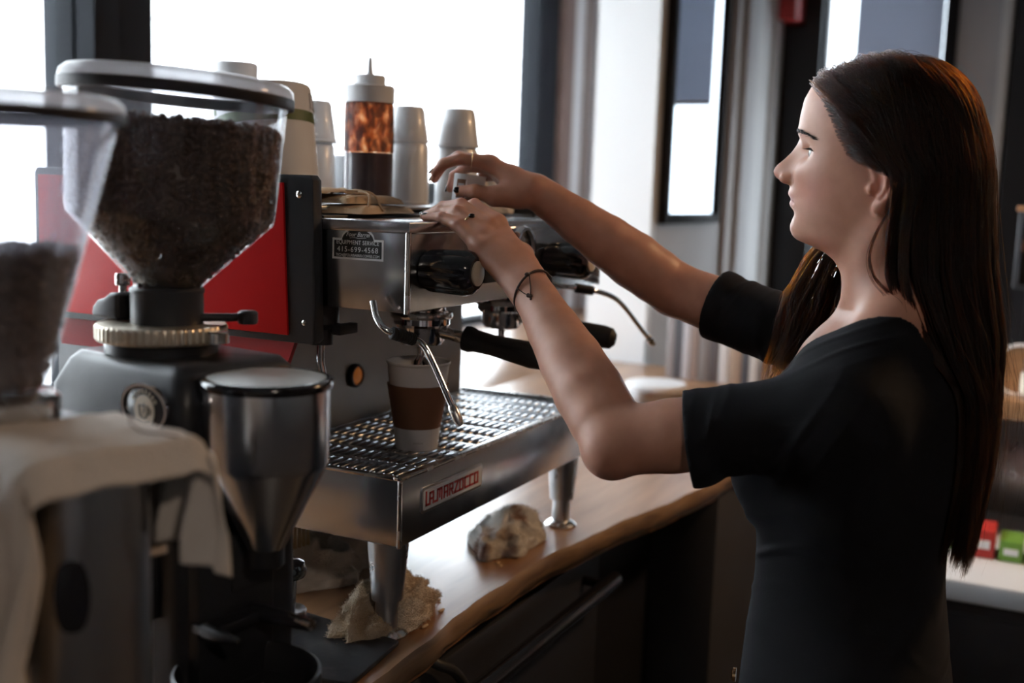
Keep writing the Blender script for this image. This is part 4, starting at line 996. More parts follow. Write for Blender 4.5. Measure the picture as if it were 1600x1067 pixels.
# ================================================================ the barista
# ---- signed-distance modelling: primitives blended on a grid, surfaced with naive surface nets
class Field:
    def __init__(s, lo, hi, h):
        s.lo = np.array(lo, np.float32); s.h = h; s.n = np.ceil((np.array(hi) - lo) / h).astype(int) + 1
        s.D = np.full(s.n, .1, np.float32)
    def put(s, fn, lo, hi, k=.0, mode='add'):
        i0 = np.clip(np.floor((np.array(lo) - s.lo) / s.h).astype(int), 0, s.n); i1 = np.clip(np.ceil((np.array(hi) - s.lo) / s.h).astype(int) + 1, 0, s.n)
        if np.any(i1 <= i0): return
        ax = [s.lo[a] + s.h * np.arange(i0[a], i1[a], dtype=np.float32) for a in range(3)]
        x, y, z = ax[0][:, None, None], ax[1][None, :, None], ax[2][None, None, :]
        d = fn(x, y, z); sl = tuple(slice(i0[a], i1[a]) for a in range(3)); D = s.D[sl]
        if mode == 'cut':                       # smooth subtraction
            d = -d
            if k > 0:
                hh = np.clip(.5 - .5 * (D - d) / k, 0, 1); s.D[sl] = D * (1 - hh) + d * hh + k * hh * (1 - hh)
            else: s.D[sl] = np.maximum(D, d)
        elif mode == 'disp': s.D[sl] = D + d
        else:
            if k > 0:
                hh = np.clip(.5 + .5 * (D - d) / k, 0, 1); s.D[sl] = D * (1 - hh) + d * hh - k * hh * (1 - hh)
            else: s.D[sl] = np.minimum(D, d)
    def cone(s, a, b, ra, rb, k=.01, flat=None, mode='add', squash=None):
        a = np.array(a, np.float32); b = np.array(b, np.float32); ba = b - a; L2 = float(ba @ ba); r = max(ra, rb) + max(k, .004) + .004
        def fn(x, y, z):
            px, py, pz = x - a[0], y - a[1], z - a[2]
            t = np.clip((px * ba[0] + py * ba[1] + pz * ba[2]) / L2, 0, 1)
            dx, dy, dz = px - t * ba[0], py - t * ba[1], pz - t * ba[2]
            q2 = dx * dx + dy * dy + dz * dz
            if squash is not None:              # (direction, factor): thinner along that direction
                u, f_ = squash; q = dx * u[0] + dy * u[1] + dz * u[2]; q2 = q2 + q * q * (1 / (f_ * f_) - 1)
            d = np.sqrt(q2) - (ra + t * (rb - ra))
            if flat is not None:
                p0, n_ = flat; d = np.maximum(d, (x - p0[0]) * n_[0] + (y - p0[1]) * n_[1] + (z - p0[2]) * n_[2])
            return d
        s.put(fn, np.minimum(a, b) - r, np.maximum(a, b) + r, k, mode)
    def ball(s, c, r, k=.01, mode='add', rot=None):
        r = np.array(r if hasattr(r, '__len__') else (r, r, r), np.float32); c = np.array(c, np.float32); m = r.max() + max(k, .004) + .004
        def fn(x, y, z):
            X, Y, Z = x - c[0], y - c[1], z - c[2]
            if rot is not None:
                X, Y, Z = rot[0][0] * X + rot[0][1] * Y + rot[0][2] * Z, rot[1][0] * X + rot[1][1] * Y + rot[1][2] * Z, rot[2][0] * X + rot[2][1] * Y + rot[2][2] * Z
            q = np.sqrt((X / r[0]) ** 2 + (Y / r[1]) ** 2 + (Z / r[2]) ** 2) + 1e-6
            q2 = np.sqrt((X / r[0] ** 2) ** 2 + (Y / r[1] ** 2) ** 2 + (Z / r[2] ** 2) ** 2) + 1e-6
            return q * (q - 1) / q2
        s.put(fn, c - m, c + m, k, mode)
    def chain(s, P, Rr, k=.006, k0=None, **kw):
        for i in range(len(P) - 1): s.cone(P[i], P[i + 1], Rr[i], Rr[i + 1], (k0 if (i == 0 and k0) else k), **kw)
    def mesh(s, smooth=2):
        D = s.D; S = D < 0; n = D.shape
        cnt = np.zeros([a - 1 for a in n], np.int8)
        cs = [(i, j, k) for i in (0, 1) for j in (0, 1) for k in (0, 1)]
        for i, j, k in cs: cnt += S[i:n[0] - 1 + i, j:n[1] - 1 + j, k:n[2] - 1 + k]
        idx = np.argwhere((cnt > 0) & (cnt < 8)); del cnt
        key = (idx[:, 0].astype(np.int64) * n[1] + idx[:, 1]) * n[2] + idx[:, 2]
        acc = np.zeros((len(idx), 3), np.float64); w_ = np.zeros(len(idx))
        val = {c: D[idx[:, 0] + c[0], idx[:, 1] + c[1], idx[:, 2] + c[2]].astype(np.float64) for c in cs}
        for a in range(3):
            for c in cs:
                if c[a]: continue
                e = list(c); e[a] = 1; d0, d1 = val[c], val[tuple(e)]; mk = (d0 < 0) != (d1 < 0)
                t = np.where(mk, d0 / np.where(mk, d0 - d1, 1), 0)
                p = np.array(c, float)[None, :].repeat(len(idx), 0); p[:, a] = t
                acc[mk] += p[mk]; w_[mk] += 1
        V = s.lo + s.h * (idx + acc / w_[:, None])
        quads = []
        for a in range(3):
            b, c = (a + 1) % 3, (a + 2) % 3
            sl0 = [slice(None)] * 3; sl1 = [slice(None)] * 3; sl0[a] = slice(0, -1); sl1[a] = slice(1, None)
            S0, S1 = S[tuple(sl0)], S[tuple(sl1)]
            for flip in (False, True):
                m_ = (S0 & ~S1) if not flip else (~S0 & S1)
                e = np.argwhere(m_); ok = (e[:, b] > 0) & (e[:, c] > 0) & (e[:, b] < n[b] - 1) & (e[:, c] < n[c] - 1); e = e[ok]
                q = []
                for (db, dc) in ((-1, -1), (0, -1), (0, 0), (-1, 0)):
                    f_ = e.copy(); f_[:, b] += db; f_[:, c] += dc
                    q.append(np.searchsorted(key, (f_[:, 0].astype(np.int64) * n[1] + f_[:, 1]) * n[2] + f_[:, 2]))
                q = np.stack(q, 1); quads.append(q[:, ::-1] if flip else q)
        Q = np.concatenate(quads)
        if smooth:
            E0 = np.concatenate([Q[:, 0], Q[:, 1], Q[:, 2], Q[:, 3]]); E1 = np.concatenate([Q[:, 1], Q[:, 2], Q[:, 3], Q[:, 0]])
            dg = np.bincount(E0, minlength=len(V)).astype(float) + 1e-9
            for it in range(smooth):
                for lam in (.5, -.52):
                    av = np.stack([np.bincount(E0, V[E1, a], len(V)) for a in range(3)], 1) / dg[:, None]
                    V = V + lam * (av - V)
        return V, Q

def smooth_table(keys, lo, hi, sig, n=600):
    z = np.linspace(lo, hi, n); k = np.array(sorted(keys)); v = np.interp(z, k[:, 0], k[:, 1]); st_ = (hi - lo) / (n - 1)
    m_ = int(3 * sig / st_) + 1; ker = np.exp(-.5 * (np.arange(-m_, m_ + 1) * st_ / sig) ** 2); ker /= ker.sum()
    vp = np.concatenate([np.full(m_, v[0]), v, np.full(m_, v[-1])]); return z, np.convolve(vp, ker, 'valid')

PX = 1.42                                     # plane that halves the barista
# ---- head: horizontal slices whose front follows the face profile
prof_full = [(1.400, .221), (1.4096, .2239), (1.4204, .2264), (1.4362, .2338), (1.4502, .2458), (1.4598, .2601), (1.4656, .2737), (1.4698, .2852), (1.4730, .2953), (1.4780, .3012), (1.4859, .3048), (1.4919, .3049), (1.4989, .3021), (1.5056, .2983), (1.5096, .3012), (1.5142, .3063), (1.5185, .3078), (1.5210, .3068), (1.5225, .3056), (1.5240, .3060), (1.5275, .3092), (1.5313, .3104), (1.5364, .3085), (1.5415, .3072), (1.548, .3055), (1.56, .3030), (1.58, .2985), (1.5994, .2975), (1.6052, .2998), (1.6111, .3014), (1.6233, .3007), (1.6437, .2971), (1.6600, .2890), (1.6720, .2760), (1.6810, .2590), (1.6870, .2380), (1.6905, .2150), (1.692, .20)]
prof_soft = [(1.400, .221), (1.4204, .2264), (1.4362, .2338), (1.4502, .2458), (1.4598, .2601), (1.4656, .2737), (1.4698, .2840), (1.4740, .2930), (1.482, .2990), (1.495, .3005), (1.52, .3020), (1.54, .3020), (1.56, .3005), (1.58, .2985), (1.5994, .2985), (1.6111, .3000), (1.6233, .2995), (1.6437, .2960), (1.6600, .2885), (1.6720, .2760), (1.6810, .2590), (1.6870, .2380), (1.6905, .2150), (1.692, .20)]
nose_tab = [(1.5395, 0), (1.5415, .003), (1.5431, .0075), (1.5459, .0155), (1.5499, .0222), (1.5552, .0265), (1.5597, .0270), (1.5651, .0245), (1.5718, .0180), (1.5808, .0112), (1.5900, .0055), (1.5994, .0016), (1.606, 0)]
W_tab = [(1.400, .052), (1.43, .053), (1.455, .0545), (1.47, .056), (1.49, .0595), (1.51, .064), (1.54, .0685), (1.57, .0715), (1.60, .0735), (1.625, .073), (1.645, .069), (1.662, .0605), (1.675, .049), (1.684, .036), (1.690, .018), (1.692, .008)]
B_tab = [(1.400, .105), (1.45, .107), (1.48, .105), (1.51, .101), (1.54, .098), (1.58, .096), (1.61, .0985), (1.635, .106), (1.655, .118), (1.672, .136), (1.683, .157), (1.690, .182), (1.692, .192)]
C_tab = [(1.40, .165), (1.45, .178), (1.48, .192), (1.52, .200), (1.60, .200), (1.66, .2), (1.692, .197)]
ZLO, ZHI = 1.39, 1.70
TB = {}
for nme, kk, sg in (('full', prof_full, .0010), ('soft', prof_soft, .0035), ('nose', nose_tab, .0009), ('W', W_tab, .006), ('B', B_tab, .006), ('C', C_tab, .006)):
    TB[nme] = smooth_table(kk, ZLO, ZHI, sg)
def tab(n_, z): return np.interp(z, *TB[n_])
def head_fn(x, y, z, grow=0.0):
    zz = np.clip(z, ZLO, 1.6915)
    pf, ps, nn, Wd, Bk, Cc = [tab(n_, zz) for n_ in ('full', 'soft', 'nose', 'W', 'B', 'C')]
    X = np.abs(x - PX); Y = y - Cc
    lipw = .021; g = np.exp(-(X / lipw) ** 2)
    wn = np.interp(zz, [1.54, 1.55, 1.558, 1.575, 1.60], [.0130, .0125, .0118, .0098, .0085])
    front = ps + (pf - ps) * g + nn * np.exp(-np.abs(X / wn) ** 2.2)
    # eye sockets, cheek bones, brow ridge
    front = front - .0150 * np.exp(-((X - .033) / .0150) ** 2 - ((zz - 1.580) / .0110) ** 2)
    front = front + .0035 * np.exp(-((X - .040) / .018) ** 2 - ((zz - 1.556) / .012) ** 2)
    front = front + .0030 * np.exp(-((X - .024) / .018) ** 2 - ((zz - 1.604) / .007) ** 2)
    front = front - .0025 * np.exp(-((X - .038) / .014) ** 2 - ((zz - 1.525) / .016) ** 2)
    Df = np.maximum(front - Cc, .004) + grow; Db = np.maximum(Cc - Bk, .004) + grow; Wg = Wd + grow
    D_ = np.where(Y > 0, Df, Db); ex = np.where(Y > 0, 2.25, 2.05)
    q = ((X / Wg) ** ex + (np.abs(Y) / D_) ** ex) ** (1 / ex) + 1e-6
    rad = np.sqrt(X * X + Y * Y) + 1e-6
    d = rad * (1 - 1 / q)
    d = np.where(q < .3, -.02, d) * .88
    top = z - (1.6922 + grow)
    return np.maximum(d, top)

JL = dict(S=(1.262, .200, 1.282), E=(1.200, .441, 1.238), W=(1.310, .610, 1.398))
JR = dict(S=(1.585, .205, 1.300), E=(1.622, .515, 1.383), W=(1.520, .702, 1.521))
lerp = lambda a, b, t: tuple(np.array(a) + (np.array(b) - np.array(a)) * t)
HEM_L = (np.array((1.2205, .361, 1.243)), np.array(lerp((0, 0, 0), np.array(JL['E']) - np.array(JL['S']), 1 / np.linalg.norm(np.array(JL['E']) - np.array(JL['S'])))))
HEM_R = (np.array((1.613, .447, 1.366)), (np.array(JR['E']) - np.array(JR['S'])) / np.linalg.norm(np.array(JR['E']) - np.array(JR['S'])))

def torso_fn(off, bust=1.0):
    zk = [.86, .90, .95, 1.00, 1.05, 1.10, 1.15, 1.20, 1.25, 1.29, 1.32, 1.345, 1.37, 1.40]
    wx = [.172, .168, .158, .145, .134, .131, .137, .147, .155, .158, .150, .118, .075, .05]
    yf = [.318, .318, .317, .314, .309, .310, .318, .330, .326, .308, .290, .270, .250, .235]
    yb = [.070, .074, .080, .086, .094, .096, .088, .080, .078, .082, .090, .102, .112, .112]
    T3 = [smooth_table(list(zip(zk, v)), .84, 1.42, .014) for v in (wx, yf, yb)]
    def fn(x, y, z):
        zz = np.clip(z, .85, 1.41); a = np.interp(zz, *T3[0]) + off; f = np.interp(zz, *T3[1]) + off; b = np.interp(zz, *T3[2]) - off
        cy_ = (f + b) / 2; ry = (f - b) / 2; X = x - PX; Y = y - cy_
        q = (np.abs(X / a) ** 2.3 + np.abs(Y / ry) ** 2.3) ** (1 / 2.3) + 1e-6; rad = np.sqrt(X * X + Y * Y) + 1e-6
        d = np.where(q < .3, -.05, rad * (1 - 1 / q)) * .93
        return np.maximum(d, z - 1.405)
    return fn

def upper_body(Fd, off=0.0, cloth=False):
    Fd.put(torso_fn(off), (1.22, .02, .85), (1.62, .40, 1.42), .0)
    for sx in (-1, 1):                          # bust, shoulder slope, shoulder
        Fd.ball((PX + sx * .070, .285, 1.195), (.058 + off, .050 + off, .056 + off), .035)
        S = JL['S'] if sx < 0 else JR['S']
        Fd.cone((PX + sx * .045, .165, 1.395), (PX + sx * .125, .185, 1.325), .040 + off, .042 + off, .03)
        Fd.cone((PX + sx * .10, .19, 1.315), S, .048 + off, .053 + off, .04)
        Fd.cone((PX + sx * .02, .235, 1.335), (PX + sx * .12, .225, 1.325), .030 + off, .030 + off, .03)
        Fd.cone((PX + sx * .125, .195, 1.18), (S[0], S[1], S[2] - .01), .045 + off, .046 + off, .05)

def finger(Fd, P, Rr, k0=.010):
    Fd.chain(P, Rr, .0035, k0)

HL_W, HR_W = np.array(JL['W']), np.array(JR['W'])
FL = {  # near (left) hand, fingers laid over the machine's top edge
    'little': ([(1.318, .690, 1.446), (1.327, .729, 1.473), (1.333, .757, 1.482), (1.336, .783, 1.4815)], (.0105, .0085, .0075, .0062)),
    'ring':   ([(1.336, .695, 1.463), (1.347, .741, 1.4905), (1.355, .773, 1.4895), (1.360, .800, 1.4825)], (.0108, .0088, .0078, .0065)),
    'middle': ([(1.355, .697, 1.474), (1.369, .747, 1.500), (1.378, .781, 1.4955), (1.384, .808, 1.4835)], (.0110, .0090, .0080, .0067)),
    'index':  ([(1.374, .692, 1.478), (1.392, .738, 1.500), (1.402, .770, 1.4935), (1.408, .795, 1.4825)], (.0110, .0090, .0080, .0067)),
}
TL = ([(1.338, .634, 1.419), (1.372, .652, 1.436), (1.396, .684, 1.453), (1.408, .708, 1.466)], (.0135, .0125, .0100, .0075))
FR = {  # far (right) hand, curled over the little carton
    'index':  ([(1.492, .768, 1.562), (1.468, .806, 1.5655), (1.458, .826, 1.558), (1.452, .838, 1.5445)], (.0108, .0090, .0080, .0066)),
    'middle': ([(1.512, .776, 1.562), (1.497, .824, 1.5685), (1.490, .848, 1.556), (1.486, .858, 1.536)], (.0110, .0092, .0080, .0066)),
    'ring':   ([(1.531, .776, 1.556), (1.522, .822, 1.556), (1.518, .842, 1.541), (1.515, .847, 1.522)], (.0106, .0088, .0077, .0064)),
    'little': ([(1.548, .770, 1.547), (1.545, .806, 1.542), (1.543, .822, 1.528), (1.541, .827, 1.512)], (.0100, .0080, .0070, .0058)),
}
TR = ([(1.498, .722, 1.514), (1.480, .752, 1.513), (1.463, .776, 1.519), (1.460, .800, 1.519)], (.0145, .0125, .0102, .0080))

def hand(Fd, Wp, fs, th, nrm):
    w0 = np.array(Wp); names_ = ['little', 'ring', 'middle', 'index']
    for nme in names_:
        P, Rr = fs[nme]; m0 = np.array(P[0])
        base = w0 + (m0 - np.mean([fs[q][0][0] for q in names_], 0)) * .50 + (m0 - w0) * .10
        Fd.cone(base, m0 - np.array(nrm) * .003, .0150, .0118, .014)
    Fd.cone(lerp(w0, fs['middle'][0][0], .3) - np.array(nrm) * .006, lerp(w0, fs['ring'][0][0], .8) - np.array(nrm) * .006, .017, .014, .015)
    for nme in names_: finger(Fd, *fs[nme])
    Fd.cone(lerp(w0, th[0][0], .5), th[0][1], .016, .0135, .014)      # ball of the thumb
    Fd.cone(th[0][0], lerp(w0, fs['index'][0][0], .55), .014, .012, .014)
    finger(Fd, *th, k0=.012)

def arm(Fd, J, hem_only=False):
    S, E, W = [np.array(J[q]) for q in 'SEW']
    Fd.cone(S, lerp(S, E, .75), .048, .0425, .006); Fd.cone(lerp(S, E, .75), E, .0425, .0395, .004)
    Fd.chain([E, lerp(E, W, .14), lerp(E, W, .30), lerp(E, W, .50), lerp(E, W, .70), lerp(E, W, .90), W], [.0395, .0415, .0425, .0392, .0336, .0280, .0265], .003, .010)
    Fd.ball(E - (lerp(S, W, .5) - E) * .12, .030, .012)            # point of the elbow

def ear(Fd, x, sx):
    q = lambda a, b, dx=0: np.array((x + sx * dx, a, b))
    # helix path in the (y, z) of the photograph
    H = [q(.1985, 1.5525), q(.2000, 1.5620, .003), q(.1950, 1.5695, .005), q(.1855, 1.5715, .007), q(.1760, 1.5670, .010), q(.1715, 1.5570, .012), q(.1730, 1.5440, .012), q(.1790, 1.5310, .009), q(.1860, 1.5220, .006)]
    Fd.chain(H, [.0030, .0034, .0036, .0036, .0036, .0036, .0034, .0034, .0040], .003)
    Fd.ball(q(.1855, 1.546, .001), (.0050, .0135, .0225), .004)
    Fd.chain([q(.1880, 1.560, .006), q(.1825, 1.550, .009), q(.1835, 1.538, .009), q(.1900, 1.529, .006)], [.003, .0036, .0036, .0034], .003)
    Fd.ball(q(.1905, 1.5175, .003), (.0048, .0078, .0080), .006)
    Fd.ball(q(.2010, 1.5370, .003), (.0040, .0040, .0055), .005)
    Fd.ball(q(.1925, 1.5430, .0085), (.0060, .0060, .0100), .003, 'cut')

Fd = Field((1.135, .035, 1.135), (1.715, .885, 1.705), .0018)
Fd.put(head_fn, (1.33, .07, 1.395), (1.51, .345, 1.705), .0)
for sx in (-1, 1): Fd.ball((PX + sx * .0112, .3098, 1.5486), (.0066, .0108, .0072), .0050)
for sx in (-1, 1): Fd.ball((PX + sx * .0065, .3200, 1.5425), (.0030, .0055, .0030), .002, 'cut')
for sx in (-1, 1):                             # mouth line, fold beside the nose, socket for the eye
    Fd.chain([(PX, .3088, 1.5226), (PX + sx * .010, .3065, 1.5222), (PX + sx * .018, .3005, 1.5200), (PX + sx * .0235, .2945, 1.5165)], [.0008, .0009, .0010, .0008], .0028, mode='cut')
    Fd.chain([(PX + sx * .0190, .3035, 1.5530), (PX + sx * .0225, .3000, 1.5440)], [.0008, .0006], .0040, mode='cut')
    Fd.ball((PX + sx * .0325, .2680, 1.5790), .0126, .004)
ear(Fd, 1.3520, -1); ear(Fd, 1.4880, 1)
Fd.cone((PX, .158, 1.33), (PX, .176, 1.46), .060, .0535, .03)                 # neck
for sx in (-1, 1): Fd.cone((PX + sx * .012, .232, 1.345), (PX + sx * .048, .185, 1.49), .010, .012, .03)   # neck tendons
upper_body(Fd)
for sx in (-1, 1): Fd.cone((PX + sx * .015, .262, 1.335), (PX + sx * .115, .238, 1.352), .0075, .0075, .018)  # collar bones
arm(Fd, JL); arm(Fd, JR)
hand(Fd, JL['W'], FL, TL, (-.35, -.45, .82)); hand(Fd, JR['W'], FR, TR, (-.15, -.2, .95))
BV, BQ = Fd.mesh(2); HEAD_FIELD = None
# lower body, hidden by the clothes, in the same skin mesh
Fb = Field((1.19, .0, .0), (1.65, .42, 1.15), .006)
Fb.put(torso_fn(-.004), (1.22, .02, .85), (1.62, .42, 1.148), 0)
LEGS = [(PX - .088, 0), (PX + .088, 0)]
def legs(Fq, off):
    for lx, dy in LEGS:
        Fq.chain([(lx, .19, .90), (lx, .195, .72), (lx, .205, .50), (lx, .19, .30), (lx, .17, .10)], [.092 + off, .083 + off, .058 + off, .055 + off, .042 + off], .04)
    Fq.ball((PX, .165, .83), (.160 + off, .090 + off, .06 + off), .05)
legs(Fb, -.006)
for lx, dy in LEGS: Fb.cone((lx, .16, .045), (lx, .30, .03), .035, .028, .02)
LV, LQ = Fb.mesh(1)
AV_ = np.concatenate([BV, LV]); AQ_ = np.concatenate([BQ, LQ + len(BV)])

# skin with its own colouring: lips, a warm flush on cheeks, ears, knuckles and elbows
sk, N, L, P_ = nt('skin')
P_.inputs['Roughness'].default_value = .46; P_.inputs['Specular IOR Level'].default_value = .45
P_.inputs['Subsurface Weight'].default_value = .14; P_.inputs['Subsurface Radius'].default_value = (.012, .0045, .002); P_.inputs['Subsurface Scale'].default_value = 1
at = N.new('ShaderNodeAttribute'); at.attribute_name = 'tint'
tc = N.new('ShaderNodeTexCoord'); n1 = N.new('ShaderNodeTexNoise'); n1.inputs['Scale'].default_value = 38; n1.inputs['Detail'].default_value = 6; L.new(tc.outputs['Object'], n1.inputs['Vector'])
mxn = N.new('ShaderNodeMix'); mxn.data_type = 'RGBA'; mxn.blend_type = 'MULTIPLY'; mxn.inputs[0].default_value = 1
rp = N.new('ShaderNodeValToRGB'); rp.color_ramp.elements[0].position = .3; rp.color_ramp.elements[0].color = (.90, .86, .84, 1); rp.color_ramp.elements[1].position = .7; rp.color_ramp.elements[1].color = (1.06, 1.04, 1.03, 1)
L.new(n1.outputs['Fac'], rp.inputs[0]); L.new(at.outputs['Color'], mxn.inputs[6]); L.new(rp.outputs[0], mxn.inputs[7]); L.new(mxn.outputs[2], P_.inputs['Base Color'])
n2 = N.new('ShaderNodeTexNoise'); n2.inputs['Scale'].default_value = 900; n2.inputs['Detail'].default_value = 3; L.new(tc.outputs['Object'], n2.inputs['Vector'])
bp = N.new('ShaderNodeBump'); bp.inputs['Strength'].default_value = .25; bp.inputs['Distance'].default_value = .0004; L.new(n2.outputs['Fac'], bp.inputs['Height']); L.new(bp.outputs[0], P_.inputs['Normal'])
SKIN = np.array((.58, .305, .215)); FLUSH = np.array((.55, .215, .15)); LIP = np.array((.50, .21, .175))
def spot(c, r): return np.exp(-(((AV_ - np.array(c)) / np.array(r)) ** 2).sum(1))
fl = .8 * (spot((PX - .05, .275, 1.535), (.03, .03, .022)) + spot((PX + .05, .275, 1.535), (.03, .03, .022))) + .7 * spot((1.347, .183, 1.545), (.014, .022, .033)) + .4 * spot((PX, .325, 1.555), (.012, .012, .010))
for fs in (FL, FR):
    for nme in fs:
        P, _ = fs[nme]
        for q in (0, 1): fl += .45 * spot(P[q], (.009,) * 3)
        fl += .5 * spot(P[3], (.010,) * 3)
fl += .5 * spot(np.array(JL['E']) + (0, -.01, -.035), (.04,) * 3)
fl = np.clip(fl, 0, 1)[:, None]; colr = SKIN * (1 - fl) + FLUSH * fl
lp = np.clip(1.6 * np.exp(-((AV_[:, 2] - 1.5215) / .0085) ** 4 - ((AV_[:, 0] - PX) / .0205) ** 4) * (AV_[:, 1] > .29), 0, 1)[:, None]; colr = colr * (1 - lp) + LIP * lp
_hz = [1.44, 1.47, 1.50, 1.545, 1.556, 1.565, 1.575, 1.59, 1.61, 1.63, 1.645, 1.662, 1.70]; _hy = [.145, .150, .155, .168, .194, .218, .231, .241, .251, .262, .272, .2900, .31]
sc_m = np.clip((np.interp(AV_[:, 2], _hz, _hy) - .002 - AV_[:, 1]) / .006, 0, 1) * (AV_[:, 2] > 1.46) * (np.abs(head_fn(AV_[:, 0], AV_[:, 1], AV_[:, 2])) < .004)
colr = colr * (1 - sc_m[:, None]) + np.array((.030, .018, .012)) * sc_m[:, None]          # scalp under the hair
person = thing('person', 'woman in a black scoop-neck top with long dark brown hair reaching over the espresso machine', 'person', (PX, .19, 0))
body = arrays_obj('body', AV_, AQ_, sk, person)
ca = body.data.color_attributes.new('tint', 'FLOAT_COLOR', 'POINT'); ca.data.foreach_set('color', np.concatenate([colr, np.ones((len(colr), 1))], 1).astype(np.float32).ravel())

# ---- black top
def wrinkle(c, axis, f, amp, rad, ph=0.0):
    """a few soft, irregular folds across an axis, fading out from c"""
    c = np.array(c, np.float32); a = np.array(axis, np.float32); a /= np.linalg.norm(a)
    def fn(x, y, z):
        X, Y, Z = x - c[0], y - c[1], z - c[2]; s_ = X * a[0] + Y * a[1] + Z * a[2]
        w_ = np.exp(-(X * X + Y * Y + Z * Z) / rad ** 2)
        wob = 2.6 * np.sin(16 * Z + 11 * X + ph) + 1.3 * np.sin(37 * Y + 23 * Z + 2 * ph) + .9 * np.sin(29 * X - 31 * Y)
        mod = .55 + .45 * np.sin(f * .37 * s_ + 3 * ph + 21 * Z - 13 * X)
        return -amp * w_ * mod * (np.maximum(np.cos(s_ * f + ph + wob), 0) ** 3 - .2)
    return fn
Fs = Field((1.16, .03, .855), (1.69, .50, 1.415), .0026)
upper_body(Fs, .0055, True)
for J, HM in ((JL, HEM_L), (JR, HEM_R)):
    Fs.cone(J['S'], J['E'], .0545, .0490, .03, flat=HM)
    Fs.put(wrinkle(HM[0] - HM[1] * .03, HM[1], 260, .0040, .06), HM[0] - .11, HM[0] + .11, mode='disp')
    Fs.put(wrinkle(HM[0] - HM[1] * .11, HM[1] + np.array((0, .2, .4)), 150, .0045, .08, .7), HM[0] - HM[1] * .1 - .13, HM[0] - HM[1] * .1 + .13, mode='disp')
    Fs.cone(HM[0] - HM[1] * .006, HM[0], .0532, .0528, .003, flat=HM)
for lx, dy in LEGS: Fs.cone((lx, .19, .90), (lx, .194, .86), .0995, .099, .04)
Fs.put(wrinkle((1.30, .20, 1.35), (.3, .6, .75), 210, .0040, .05, .4), (1.18, .06, 1.25), (1.42, .32, 1.42), mode='disp')
Fs.put(wrinkle((1.33, .30, 1.10), (0, .25, .97), 90, .0045, .09, .2), (1.2, .12, .92), (1.62, .4, 1.25), mode='disp')
Fs.put(wrinkle((1.36, .12, .98), (0, -.45, .9), 110, .0050, .08, 1.2), (1.2, .03, .86), (1.62, .4, 1.15), mode='disp')
def neckhole(x, y, z):
    return np.sqrt(((x - PX) / .116) ** 2 + ((y - .200) / .112) ** 2) * .114 - .114 + np.clip(1.27 - z, 0, 1) * 2
Fs.put(neckhole, (1.2, .03, 1.20), (1.62, .40, 1.415), .003, 'cut')
Fs.put(lambda x, y, z: (z - .885) + 0 * x + 0 * y, (1.1, 0, .85), (1.7, .5, .90), 0, 'cut')
SV, SQ = Fs.mesh(1)
shirt = mat('black_jersey', (.0062, .0062, .0078), .85, spec=.22, bump=(700, .35, .0008), sheen=.05)
shirt.node_tree.nodes['Principled BSDF'].inputs['Sheen Tint'].default_value = (.5, .55, .7, 1); shirt.node_tree.nodes['Principled BSDF'].inputs['Sheen Roughness'].default_value = .4
arrays_obj('black_top', SV, SQ, shirt, person)
# ---- jeans, belt and shoes
Fj = Field((1.19, .0, .05), (1.65, .42, .96), .006)
Fj.put(torso_fn(.003), (1.22, .02, .85), (1.62, .42, .925), 0); legs(Fj, .004)
Fj.put(lambda x, y, z: (.925 - z) + 0 * x + 0 * y, (1.1, 0, .90), (1.7, .5, .97), 0, 'cut')
Fj.put(lambda x, y, z: (z - .09) + 0 * x + 0 * y, (1.1, 0, .05), (1.7, .5, .12), 0, 'cut')
JV, JQ = Fj.mesh(1); arrays_obj('jeans', JV, JQ, M['denim'], person)
MB().lathe([(.009, 0), (.009, .004), (.006, .006), (0, .006)], 20, (PX - .03, .330, .905), (-.15, 1, 0), cap1=False).build('jeans_button', M['gold'], person)
for lx, dy in LEGS:
    Fz = Field((lx - .06, .08, -.005), (lx + .06, .38, .13), .004)
    Fz.chain([(lx, .15, .05), (lx, .22, .045), (lx, .30, .034), (lx, .33, .030)], [.048, .046, .042, .034], .03); Fz.cone((lx, .155, .05), (lx, .160, .11), .046, .048, .03)
    Fz.put(lambda x, y, z: (z - .004) + 0 * x + 0 * y, (1, 0, -.01), (2, 1, .02), 0, 'cut')
    ZV, ZQ = Fz.mesh(1); arrays_obj('shoe', ZV, ZQ, M['leather'], person)

